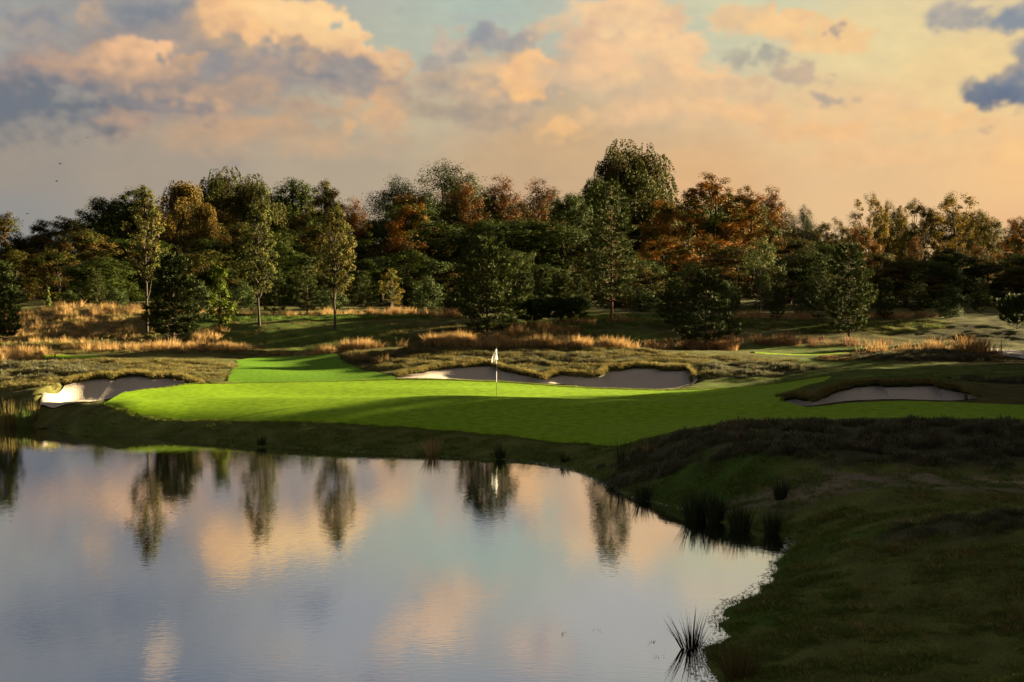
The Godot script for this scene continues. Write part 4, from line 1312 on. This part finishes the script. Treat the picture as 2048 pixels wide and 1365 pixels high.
	set_tree(bushy_pine, "pine_tree", -16.96, 107.00, 7.05, 0.95, "bushy little pine behind the second slender oak's stem", "tree", young)
	set_tree(open, "pine_tree", -14.61, 107.00, 7.19, 1.2, "grey-green little pine between two slender oaks", "tree", young)
	set_tree(bushy_pine, "pine_tree", -10.95, 110.00, 6.89, 0.9, "dark bushy pine between the third slender oak and the pale bent stem", "tree", young)
	set_tree(bent, "birch_tree", -8.54, 106.00, 7.25, 1.0, "small yellowing tree on a pale bent stem", "tree", young)
	set_tree(shrub, "shrub", -6.30, 112.00, 6.71, 1.1, "dark leafy shrub behind the red-gold grass strip", "shrub", young)
	set_tree(bushy_pine, "pine_tree", -1.58, 97.00, 8.85, 1.1, "broad young pine with upswept tips, largest of the bushy ones", "tree", young)
	for t in [[0.92, 106.00, 6.76], [2.30, 108.00, 7.05], [3.46, 106.00, 6.90], [4.85, 107.00, 6.62]]:
		set_tree(bushy_pine, "pine_tree", t[0], t[1], t[2], 0.8, "grey-green young pine in the thicket beside the tall lone pine", "tree", "pines of the thicket")
	set_tree(tall, "pine_tree", 6.84, 103.00, 12.97, 1.05, "tall lone pine with a reddish stem and open whorls", "tree", young)
	set_tree(spreading, "pine_tree", 12.14, 94.00, 6.80, 1.0, "spreading dark pine with level tiers over the brown grass", "tree", young)
	set_tree(bushy_pine, "pine_tree", 10.86, 100.00, 6.33, 0.9, "dark little pine tucked beside the spreading pine", "tree", young)
	set_tree(birch, "birch_tree", 19.63, 118.00, 9.95, 0.9, "many-stemmed pale birch behind the spreading pine", "tree", young)
	set_tree(bushy_pine, "pine_tree", 22.49, 100.00, 8.53, 0.85, "bushy pine with sunlit needles above the dark hollow", "tree", young)
	set_tree(open, "pine_tree", 21.50, 104.00, 7.37, 0.9, "thin pine with a reddish stem next to the bushy sunlit one", "tree", young)
	set_tree(open, "pine_tree", 18.75, 106.00, 5.28, 1.2, "knee-high pine on the lit grass under the many-stemmed birch", "tree", young)
	set_tree(shrub, "shrub", 21.47, 110.00, 6.34, 0.7, "dark round shrub on a thin stem by the lit grass", "shrub", young)
	set_tree(open, "pine_tree", 29.71, 110.00, 6.89, 1.2, "sparse pine standing in the lit grass strip near the path", "tree", young)
	set_tree(bushy_pine, "pine_tree", 26.83, 108.00, 6.34, 0.9, "grey-green pine beside the sunlit bushy pine", "tree", young)
	set_tree(shrub, "shrub", 31.51, 108.00, 5.98, 1.2, "low dark shrub where the lit grass strip ends", "shrub", young)
	set_tree(bushy_pine, "pine_tree", 34.91, 112.00, 6.34, 1.0, "dark pine behind the black gorse bush", "tree", young)
	set_tree(ivy, "ivy_stump", -34.35, 111.00, 5.89, 0.9, "narrow ivy-clad stump leaning at the wood's edge", "stump", young)
	set_tree(gorse, "gorse_bush", 33.72, 100.00, 5.07, 1.2, "large black gorse bush above the mouth of the path", "bush", "gorse bushes")
	for t in [[1.29, 102.00, 4.84, "gorse bush under the thicket, beside the red-gold grass"], [2.95, 103.00, 4.96, "gorse bush in the middle of the thicket's foot"], [4.32, 103.00, 4.89, "gorse bush near the tall lone pine's stem"], [-4.20, 106.00, 4.92, "gorse bush at the foot of the broad young pine"]]:
		set_tree(gorse, "gorse_bush", t[0], t[1], t[2], 1.2, t[3], "bush", "gorse bushes")
	for t in [[-30.15, 114.00, 5.77, "dark shrub on the crest of the straw slope"], [-34.16, 116.00, 5.57, "low dark shrub behind the straw slope"], [-20.29, 112.00, 6.34, "dark shrub behind the bright green sapling"], [-13.82, 114.00, 6.15, "dark shrub behind the third slender oak's stem"], [9.92, 112.00, 5.96, "dark shrub between the tall lone pine and the maples"], [16.17, 114.00, 6.34, "dark shrub behind the spreading pine"], [26.43, 114.00, 5.96, "dark shrub behind the bushy sunlit pine"], [-23.48, 113.00, 6.34, "dark shrub behind the dense dark pine"], [-38.41, 116.00, 5.95, "dark shrub behind the pine at the straw slope's foot"]]:
		set_tree(shrub, "shrub", t[0], t[1], t[2], 1.3, t[3], "shrub", "shrubs along the wood's edge")


func make_grass() -> void:
	var straw := Color(0.26, 0.185, 0.080)
	var gold := Color(0.33, 0.205, 0.080)
	var rust := Color(0.17, 0.10, 0.05)
	var olive := Color(0.125, 0.16, 0.040)
	var green := Color(0.085, 0.135, 0.026)
	var heath := Color(0.090, 0.088, 0.028)
	var drab := Color(0.14, 0.115, 0.044)
	# tall seeding grass
	var where := []
	var tint := PackedColorArray()
	sown([
		[1.19, 86.80, 6.2, 0.9, 2400, 0.35, 0.79, straw, gold], [-1.85, 86.60, 3.0, 0.8, 1200, 0.39, 0.85, straw, gold], [-10.22, 89.00, 4.0, 1.0, 810, 0.31, 0.70, straw, gold], [-21.98, 91.00, 5.4, 1.3, 1188, 0.31, 0.70, straw, gold],
		[-18.23, 92.00, 3.0, 0.8, 486, 0.31, 0.65, straw, gold], [-27.87, 84.00, 2.4, 4.0, 684, 0.3, 0.65, straw, gold], [-32.11, 102.00, 8.5, 7.0, 2340, 0.22, 0.5, straw, gold], [-29.21, 109.00, 5.0, 3.2, 936, 0.28, 0.59, straw, gold],
		[-22.38, 96.00, 0.9, 0.7, 57, 0.35, 0.68, straw, gold], [-19.74, 98.00, 1.2, 1.6, 151, 0.35, 0.68, straw, gold], [-14.98, 106.00, 9.0, 1.0, 864, 0.28, 0.59, straw, gold], [-6.79, 105.00, 3.4, 1.0, 468, 0.32, 0.68, gold, rust],
		[1.19, 99.00, 3.2, 2.2, 540, 0.28, 0.64, rust, gold], [6.33, 102.00, 3.2, 0.7, 180, 0.28, 0.59, rust, gold], [11.48, 94.00, 3.2, 1.0, 432, 0.35, 0.77, rust, gold], [18.64, 97.00, 6.0, 1.0, 612, 0.32, 0.72, rust, rust],
		[19.12, 108.00, 3.0, 1.4, 540, 0.28, 0.64, straw, gold], [28.20, 109.00, 2.8, 1.2, 432, 0.28, 0.64, straw, gold], [23.57, 84.50, 4.2, 0.9, 226, 0.39, 0.89, straw, gold], [25.40, 84.50, 1.4, 0.6, 172, 0.46, 1.03, gold, gold],
		[-7.82, 82.50, 1.6, 1.4, 72, 0.28, 0.59, straw, gold], [6.28, 47.40, 2.2, 1.0, 25, 0.28, 0.64, straw, rust], [4.91, 48.00, 1.2, 0.6, 9, 0.24, 0.51, straw, drab], [8.51, 47.50, 1.6, 0.8, 19, 0.24, 0.51, straw, drab],
		[10.18, 45.00, 8.0, 2.4, 33, 0.21, 0.51, drab, rust], [9.07, 34.00, 1.2, 0.8, 13, 0.21, 0.42, drab, straw], [8.44, 26.00, 1.4, 0.8, 13, 0.17, 0.38, straw, drab], [-13.99, 80.00, 0.6, 0.6, 7, 0.21, 0.42, straw, drab],
	], where, tint)
	stuff("tall_grass", "tall straw-gold seeding grass on the ridges and slopes", "grass", tuft(41, 10, 0.13, 0.38, 0.015, 0.4), mat.grass, where, tint)
	# rough turf
	where = []
	tint = PackedColorArray()
	sown([
		[-20.03, 77.50, 8.0, 4.4, 9000, 0.12, 0.26, heath, drab], [0.72, 83.00, 9.5, 4.4, 12000, 0.12, 0.26, heath, drab], [10.98, 81.00, 5.0, 4.5, 5000, 0.10, 0.22, heath, drab], [-7.77, 82.00, 3.4, 4.0, 3600, 0.12, 0.26, heath, drab],
		[-23.99, 73.00, 4.0, 4.5, 4000, 0.12, 0.26, heath, drab], [-32.79, 102.00, 10.0, 8.0, 6000, 0.12, 0.3, olive, straw], [-21.98, 91.00, 9.0, 3.0, 5000, 0.1, 0.22, heath, drab], [-13.34, 99.00, 9.0, 5.0, 6000, 0.06, 0.12, heath, drab],
		[-14.70, 104.00, 9.0, 1.8, 4000, 0.12, 0.25, green, green], [7.76, 103.00, 9.0, 3.0, 5000, 0.12, 0.25, green, olive], [21.71, 104.00, 9.0, 3.0, 5000, 0.12, 0.25, green, drab], [-0.78, 98.00, 8.0, 4.0, 5000, 0.1, 0.2, heath, drab],
		[19.69, 76.00, 9.0, 5.0, 6000, 0.05, 0.10, olive, green], [22.88, 83.00, 6.0, 3.0, 4000, 0.1, 0.22, drab, rust], [15.13, 67.00, 5.0, 3.0, 3000, 0.06, 0.12, olive, green], [21.34, 69.00, 5.0, 3.0, 3000, 0.06, 0.12, olive, green],
	], where, tint)
	stuff("rough_turf", "olive rough grass over the far banks and ridges", "grass", tuft(42, 14, 0.45, 0.9, 0.045, 0.7), mat.grass, where, tint)
	where = []
	tint = PackedColorArray()
	sown([
		[-15.89, 61.40, 6.5, 2.4, 7000, 0.05, 0.11, olive, green], [-8.17, 57.60, 9.0, 3.0, 12000, 0.05, 0.11, olive, green], [-1.34, 54.20, 9.0, 3.2, 12000, 0.05, 0.11, olive, green], [2.92, 49.50, 5.0, 3.6, 8000, 0.06, 0.13, olive, green],
		[5.47, 43.50, 4.5, 4.0, 8000, 0.06, 0.14, green, olive], [10.39, 40.00, 9.0, 4.0, 14000, 0.05, 0.12, olive, green], [7.82, 34.50, 7.0, 3.6, 15000, 0.05, 0.12, olive, green], [6.83, 28.00, 6.5, 4.0, 22000, 0.05, 0.11, olive, green],
		[5.50, 22.50, 4.5, 3.4, 18000, 0.05, 0.10, olive, green], [5.08, 29.30, 1.6, 3.0, 3500, 0.05, 0.13, green, green], [4.00, 25.00, 1.3, 2.2, 3000, 0.05, 0.13, green, green], [6.80, 35.20, 2.4, 2.2, 3600, 0.05, 0.12, green, green],
	], where, tint)
	for k in range(5, waterline.size() / 2 - 1):
		var a := Vector2(waterline[k * 2], waterline[k * 2 + 1])
		var e := Vector2(waterline[k * 2 + 2], waterline[k * 2 + 3])
		for q in int((e - a).length() * 60.0):
			var w := a.lerp(e, rng.randf()) + Vector2(rng.randf() - 0.5, rng.randf() - 0.5) * 1.3
			var y := ground(w.x, w.y)
			if y < -0.03 or y > 0.2:
				continue
			var h := 0.07 + 0.13 * rng.randf() * rng.randf()
			where.append(Transform3D(Basis(Vector3.UP, rng.randf() * TAU).scaled(Vector3(h, h, h)), Vector3(w.x, y - 0.02, -w.y)))
			tint.append(green.lerp(olive, rng.randf()) * (0.6 + 0.7 * rng.randf()))
	stuff("bank_grass", "short coarse grass on the pond bank", "grass", tuft(43, 12, 0.5, 1.0, 0.05, 0.8), mat.grass, where, tint)
	where = []
	tint = PackedColorArray()
	var edge: Dictionary = areas.putting_green
	var ends := reach(edge)
	for k in int((ends.y - ends.x) * 60.0):
		var x := lerpf(ends.x, ends.y, rng.randf())
		for side in 2:
			var d := (along(edge.front, x) - 0.35 * rng.randf()) if side == 0 else (along(edge.back, x) + 0.3 * rng.randf())
			var h := 0.045 + 0.05 * rng.randf()
			where.append(Transform3D(Basis(Vector3.UP, rng.randf() * TAU).scaled(Vector3(h * 1.6, h, h * 1.6)), Vector3(x, base(x, d) - 0.015, -d)))
			tint.append(Color(0.12, 0.19, 0.02).lerp(Color(0.17, 0.19, 0.04), rng.randf()) * (0.7 + 0.5 * rng.randf()))
	stuff("collar_grass", "slightly longer fringe of grass round the putting green", "grass", tuft(46, 12, 0.5, 0.9, 0.06, 0.7), mat.grass, where, tint)
	where = []
	tint = PackedColorArray()
	sown([
		[9.60, 39.50, 9.0, 4.0, 900, 0.10, 0.24, drab, straw], [7.93, 34.00, 7.5, 3.6, 1500, 0.10, 0.22, drab, straw], [6.92, 28.00, 6.5, 4.0, 2200, 0.09, 0.20, drab, straw], [5.65, 22.80, 4.5, 3.2, 1700, 0.08, 0.18, olive, straw],
		[4.30, 46.50, 4.0, 3.4, 600, 0.10, 0.24, olive, drab], [-4.23, 56.50, 14.0, 2.6, 1500, 0.08, 0.16, olive, straw],
	], where, tint)
	stuff("bent_grass", "scattered coarse bents standing out of the bank turf", "grass", tuft(45, 11, 0.3, 0.8, 0.03, 0.7), mat.grass, where, tint)
	# heather
	where = []
	tint = PackedColorArray()
	var ling := Color(0.064, 0.068, 0.040)
	var moor := Color(0.108, 0.108, 0.060)
	sown([
		[-24.46, 76.00, 4.6, 4.2, 1100, 0.25, 0.5, ling, moor], [13.08, 79.00, 3.0, 2.8, 700, 0.25, 0.45, ling, moor], [22.61, 82.00, 4.0, 2.0, 700, 0.25, 0.5, ling, moor], [8.79, 45.60, 6.0, 2.4, 2000, 0.22, 0.45, ling, moor],
		[12.38, 44.80, 8.0, 2.8, 2600, 0.22, 0.45, ling, moor], [5.60, 47.00, 2.2, 1.4, 420, 0.22, 0.42, ling, moor], [10.04, 32.00, 2.2, 1.1, 300, 0.16, 0.34, ling, moor], [21.62, 67.00, 2.4, 1.2, 340, 0.22, 0.42, ling, moor],
		[1.54, 82.50, 4.8, 1.7, 420, 0.2, 0.36, ling, moor], [-7.87, 83.00, 2.0, 1.8, 260, 0.22, 0.42, ling, moor], [5.26, 48.20, 2.6, 0.8, 260, 0.25, 0.45, ling, moor],
	], where, tint)
	stuff("heather", "dark heather on the mounds by the pond and the ridge", "heather", bushy(44, 110, 0.10), mat.grass, where, tint)


func make_shore() -> void:
	# rushes, each clump a plant of its own
	var r := RandomNumberGenerator.new()
	r.seed = 77
	var rush := Color(0.030, 0.040, 0.016)
	var brown := Color(0.10, 0.075, 0.03)
	for p in [
		# x, distance, height, half width, stems, colour, lean, label
		[-2.86, 53.68, 0.85, 0.30, 150, Color(0.26, 0.19, 0.075), 0.5, "straw-coloured rush clump on the bank below the flagstick"],
		[-9.52, 56.77, 0.55, 0.26, 110, rush, 0.4, "small dark rush clump at the waterline below the lit end of the green"],
		[-0.42, 52.77, 0.65, 0.26, 130, rush, 0.35, "dark rush clump at the waterline under the flagstick's shadowed bank"],
		[1.81, 51.05, 0.45, 0.22, 90, rush, 0.5, "low faint rush clump where the bank starts to curve"],
		[3.51, 47.50, 1.15, 0.34, 60, rush, 0.35, "thin tall-stemmed rush clump on the dry bank at the mound's foot"],
		[3.73, 42.67, 0.85, 0.32, 170, rush, 0.4, "rush clump standing in the narrow bend of the shore"],
		[4.84, 39.27, 1.12, 0.40, 300, rush, 0.42, "largest rush clump, bigger half of the pair in the shallows"],
		[5.33, 38.94, 1.02, 0.34, 240, rush, 0.42, "slightly smaller rush clump leaning on the largest one"],
		[5.79, 37.84, 1.0, 0.36, 240, rush, 0.40, "rush clump standing apart beside the pair in the shallows"],
		[6.51, 37.23, 0.85, 0.28, 180, rush, 0.38, "rush clump at the water's edge by the green notch of shore"],
		[7.10, 39.40, 0.75, 0.26, 150, rush, 0.35, "upright rush clump on the grass just above the shore"],
		[3.08, 25.43, 0.95, 0.17, 80, Color(0.02, 0.022, 0.014), 0.6, "black wispy sedge clump standing in the open water"],
		[3.52, 22.92, 0.75, 0.36, 170, brown, 0.6, "brownish sedge clump on the bank beside the wispy one"],
		[-21.68, 64.58, 1.4, 0.5, 110, Color(0.10, 0.085, 0.028), 0.25, "tall yellowing reeds, tallest of the reed bed"],
		[-20.93, 64.14, 1.15, 0.5, 110, Color(0.055, 0.085, 0.02), 0.25, "green reeds in the middle of the reed bed"],
		[-20.76, 64.80, 1.1, 0.3, 80, Color(0.11, 0.09, 0.035), 0.2, "narrow brown reeds before the bunker's lit sand"],
		[-22.53, 63.92, 1.35, 0.5, 80, Color(0.12, 0.11, 0.03), 0.25, "reeds at the outer end of the reed bed"],
		[-19.96, 63.49, 0.55, 0.22, 90, Color(0.13, 0.12, 0.03), 0.7, "yellowish grass tussock on a dark peat block at the pond's corner"],
	]:
		var b := Buf.new()
		for k in int(p[4]):
			var az := r.randf() * TAU
			var out := Vector3(cos(az), 0, sin(az))
			var at: Vector3 = out * p[3] * 0.55 * sqrt(r.randf())
			var up: Vector3 = (Vector3.UP + out * p[6] * r.randf()).normalized()
			var tone := 0.7 + 0.6 * r.randf()
			var c: Color = p[5]
			b.blade(at - Vector3(0, 0.1, 0), up, out * 0.35 * r.randf() * p[6], p[2] * (0.5 + 0.55 * r.randf()), (0.016 if p[2] > 1.2 and k % 2 == 0 else 0.009), Vector3(-out.z, 0, out.x).rotated(Vector3.UP, r.randf()), Color(c.r * tone, c.g * tone, c.b * tone))
		var reed: bool = "reed" in p[7]
		var o := thing("reed_clump" if reed else "rush_clump", p[7], "reeds" if reed else "rushes", Vector3(p[0], maxf(ground(p[0], p[1]), -0.1) + 0.02, -p[1]), 0.0, "rushes and reeds along the shore")
		part("stems", b.commit(), mat.grass, o)
		if p[7].begins_with("yellowish"):
			var peat := Buf.new()
			peat.tube(PackedVector3Array([Vector3(0, -0.5, 0), Vector3(0, 0.05, 0), Vector3(0, 0.1, 0)]), PackedFloat32Array([0.26, 0.22, 0.02]), 9, Color(0.02, 0.015, 0.01))
			part("peat_block", peat.commit(), mat.bark, o)
	# wet scraps of weed and straw washed up along the waterline
	var where := []
	var tint := PackedColorArray()
	var n := waterline.size() / 2
	for k in range(10, n - 1):
		var a := Vector2(waterline[k * 2], waterline[k * 2 + 1])
		var e := Vector2(waterline[k * 2 + 2], waterline[k * 2 + 3])
		var many := int((e - a).length() * (110.0 if k > 13 else 22.0))
		for q in many:
			var m := a.lerp(e, r.randf())
			var w := m + Vector2(r.randf() - 0.5, r.randf() - 0.5) * 0.6
			if ground(w.x, w.y) > 0.015 or ground(w.x, w.y) < -0.10:
				continue
			var s := 0.02 + 0.05 * r.randf() * r.randf()
			where.append(Transform3D((Basis(Vector3.UP, r.randf() * TAU) * Basis(Vector3.RIGHT, (r.randf() - 0.5) * 0.35)).scaled(Vector3.ONE * s), Vector3(w.x, 0.006, -w.y)))
			tint.append(Color.WHITE)
	var flake := Buf.new()
	flake.leaf(Vector3.ZERO, Vector3.UP, Vector3.RIGHT, 1.0, 0.35, Color.WHITE)
	flake.leaf(Vector3(0.3, 0.05, 0.3), Vector3(0.1, 0.98, 0.15).normalized(), Vector3(0.7, -0.1, 0.7).normalized(), 0.8, 0.25, Color.WHITE)
	stuff("washed_up_weed", "wet scraps of weed floating along the waterline", "pond weed", flake.commit(), mat.wet, where, tint)
	# single sprigs breaking the water
	for p in [[0.87, 26.45, "tiny weed sprig standing alone on the open water"], [1.53, 26.75, "thin upright weed sprig on the water beyond the wispy sedge"], [2.44, 25.79, "little weed sprig on the water close to the wispy sedge"], [2.46, 24.89, "low weed sprig trailing on the water below the wispy sedge"]]:
		var b := Buf.new()
		for k in 7:
			var az := r.randf() * TAU
			var out := Vector3(cos(az), 0, sin(az))
			b.blade(out * 0.02 - Vector3(0, 0.03, 0), (Vector3.UP * 0.8 + out * 0.6).normalized(), out * 0.6, 0.06 + 0.06 * r.randf(), 0.005, Vector3(-out.z, 0, out.x), Color(0.03, 0.03, 0.02))
		var o := thing("water_sprig", p[2], "water plant", Vector3(p[0], 0, -p[1]), 0.0, "sprigs in the open water")
		part("stems", b.commit(), mat.grass, o)


func make_flagstick() -> void:
	var x := -0.70
	var d := 67.3
	var y := base(x, d) + 0.03
	var o := thing("flagstick", "black and white banded flagstick with a limp white flag on the green", "flagstick", Vector3(x, y, -d))
	var cuts := [[-0.15, 0.64, mat.black], [0.64, 1.12, mat.white], [1.12, 1.46, mat.black], [1.46, 1.62, mat.white], [1.62, 2.17, mat.black]]
	for c in cuts:
		var b := Buf.new()
		var rad := 0.010 if c[0] < 0.0 else 0.015
		b.tube(PackedVector3Array([Vector3(0, c[0], 0), Vector3(0, c[1], 0), Vector3(0, c[1] + 0.001, 0)]), PackedFloat32Array([rad, rad, 0.001]), 10, Color.WHITE)
		part("pole_band", b.commit(), c[2], o)
	var knob := Buf.new()
	knob.tube(PackedVector3Array([Vector3(0, 2.16, 0), Vector3(0, 2.17, 0), Vector3(0, 2.2, 0), Vector3(0, 2.22, 0)]), PackedFloat32Array([0.004, 0.026, 0.022, 0.002]), 10, Color.WHITE)
	part("knob", knob.commit(), mat.black, o)
	# the flag hangs in folds from the top of the stick
	var f := Buf.new()
	var rows := 18
	var cols := 16
	var pts := []
	for q in rows:
		var v := q / (rows - 1.0)
		for k in cols:
			var u := k / (cols - 1.0)
			var left := 0.02 + 0.19 * minf(1.0, v * 1.35)
			var px := lerpf(0.03 + 0.05 * v * v, -left, u)
			var drop := 0.52 * v + 0.10 * u * v * v - 0.06 * (1.0 - u) * v
			f.v.append(Vector3(px, 2.14 - drop, 0.03 + (0.035 * v + 0.01) * sin(u * 8.0 + v * 1.5) + 0.03 * (1.0 - u)))
			f.n.append(Vector3.ZERO)
			f.c.append(Color.WHITE)
	for q in rows:
		for k in cols:
			var a := f.v[q * cols + mini(k + 1, cols - 1)] - f.v[q * cols + maxi(k - 1, 0)]
			var c := f.v[mini(q + 1, rows - 1) * cols + k] - f.v[maxi(q - 1, 0) * cols + k]
			f.n[q * cols + k] = a.cross(c).normalized()
	for q in rows - 1:
		for k in cols - 1:
			var s := q * cols + k
			f.i.append_array([s, s + cols, s + cols + 1, s, s + cols + 1, s + 1])
	var flag := part("flag", f.commit(), mat.cloth, o)
	# the printed mark: a round dot over two slanting strokes
	for k in [[0.42, 0.42, 0.034, 0.030], [0.50, 0.64, 0.045, 0.013], [0.64, 0.68, 0.050, 0.012]]:
		var at := f.v[int(k[1] * (rows - 1)) * cols + int(k[0] * (cols - 1))]
		var mark := Buf.new()
		mark.leaf(at + Vector3(0, 0, 0.03), Vector3(0, 0, 1), Vector3(0.35, 0.94, 0), k[2], k[3], Color.WHITE)
		part("emblem", mark.commit(), mat.print, flag)
	var cup := Buf.new()
	cup.tube(PackedVector3Array([Vector3(0, 0.003, 0), Vector3(0, 0.004, 0)]), PackedFloat32Array([0.054, 0.02]), 14, Color.WHITE)
	part("cup", cup.commit(), mat.black, o)


func make_birds() -> void:
	for p in [[-42.25, 150.00, 20.47, 0.3], [-45.02, 150.00, 17.90, 1.2], [-48.42, 160.00, 16.82, 2.2], [-48.37, 150.00, 12.93, 0.9]]:
		var b := Buf.new()
		b.tube(PackedVector3Array([Vector3(0, 0, 0.13), Vector3(0, 0.01, 0.08), Vector3(0, 0, -0.04), Vector3(0, 0, -0.12), Vector3(0, 0, -0.2)]), PackedFloat32Array([0.006, 0.035, 0.045, 0.02, 0.012]), 8, Color(0.03, 0.03, 0.032))
		for s in [-1.0, 1.0]:
			var k := b.v.size()
			for v in [Vector3(0.02 * s, 0.02, 0.06), Vector3(0.02 * s, 0.02, -0.05), Vector3(0.2 * s, 0.09, -0.03), Vector3(0.2 * s, 0.09, 0.05), Vector3(0.38 * s, 0.04, -0.04)]:
				b.v.append(v)
				b.n.append(Vector3(-0.3 * s, 0.95, 0).normalized())
				b.c.append(Color(0.03, 0.03, 0.032))
			if s > 0.0:
				b.i.append_array([k, k + 1, k + 2, k, k + 2, k + 3, k + 3, k + 2, k + 4])
			else:
				b.i.append_array([k, k + 2, k + 1, k, k + 3, k + 2, k + 3, k + 4, k + 2])
		var o := part("bird", b.commit(), mat.bark, self)
		o.position = Vector3(p[0], p[2], -p[1])
		o.rotation.y = p[3]
		tag(o, "small dark bird flying before the grey cloud bank", "bird", "birds in the air")
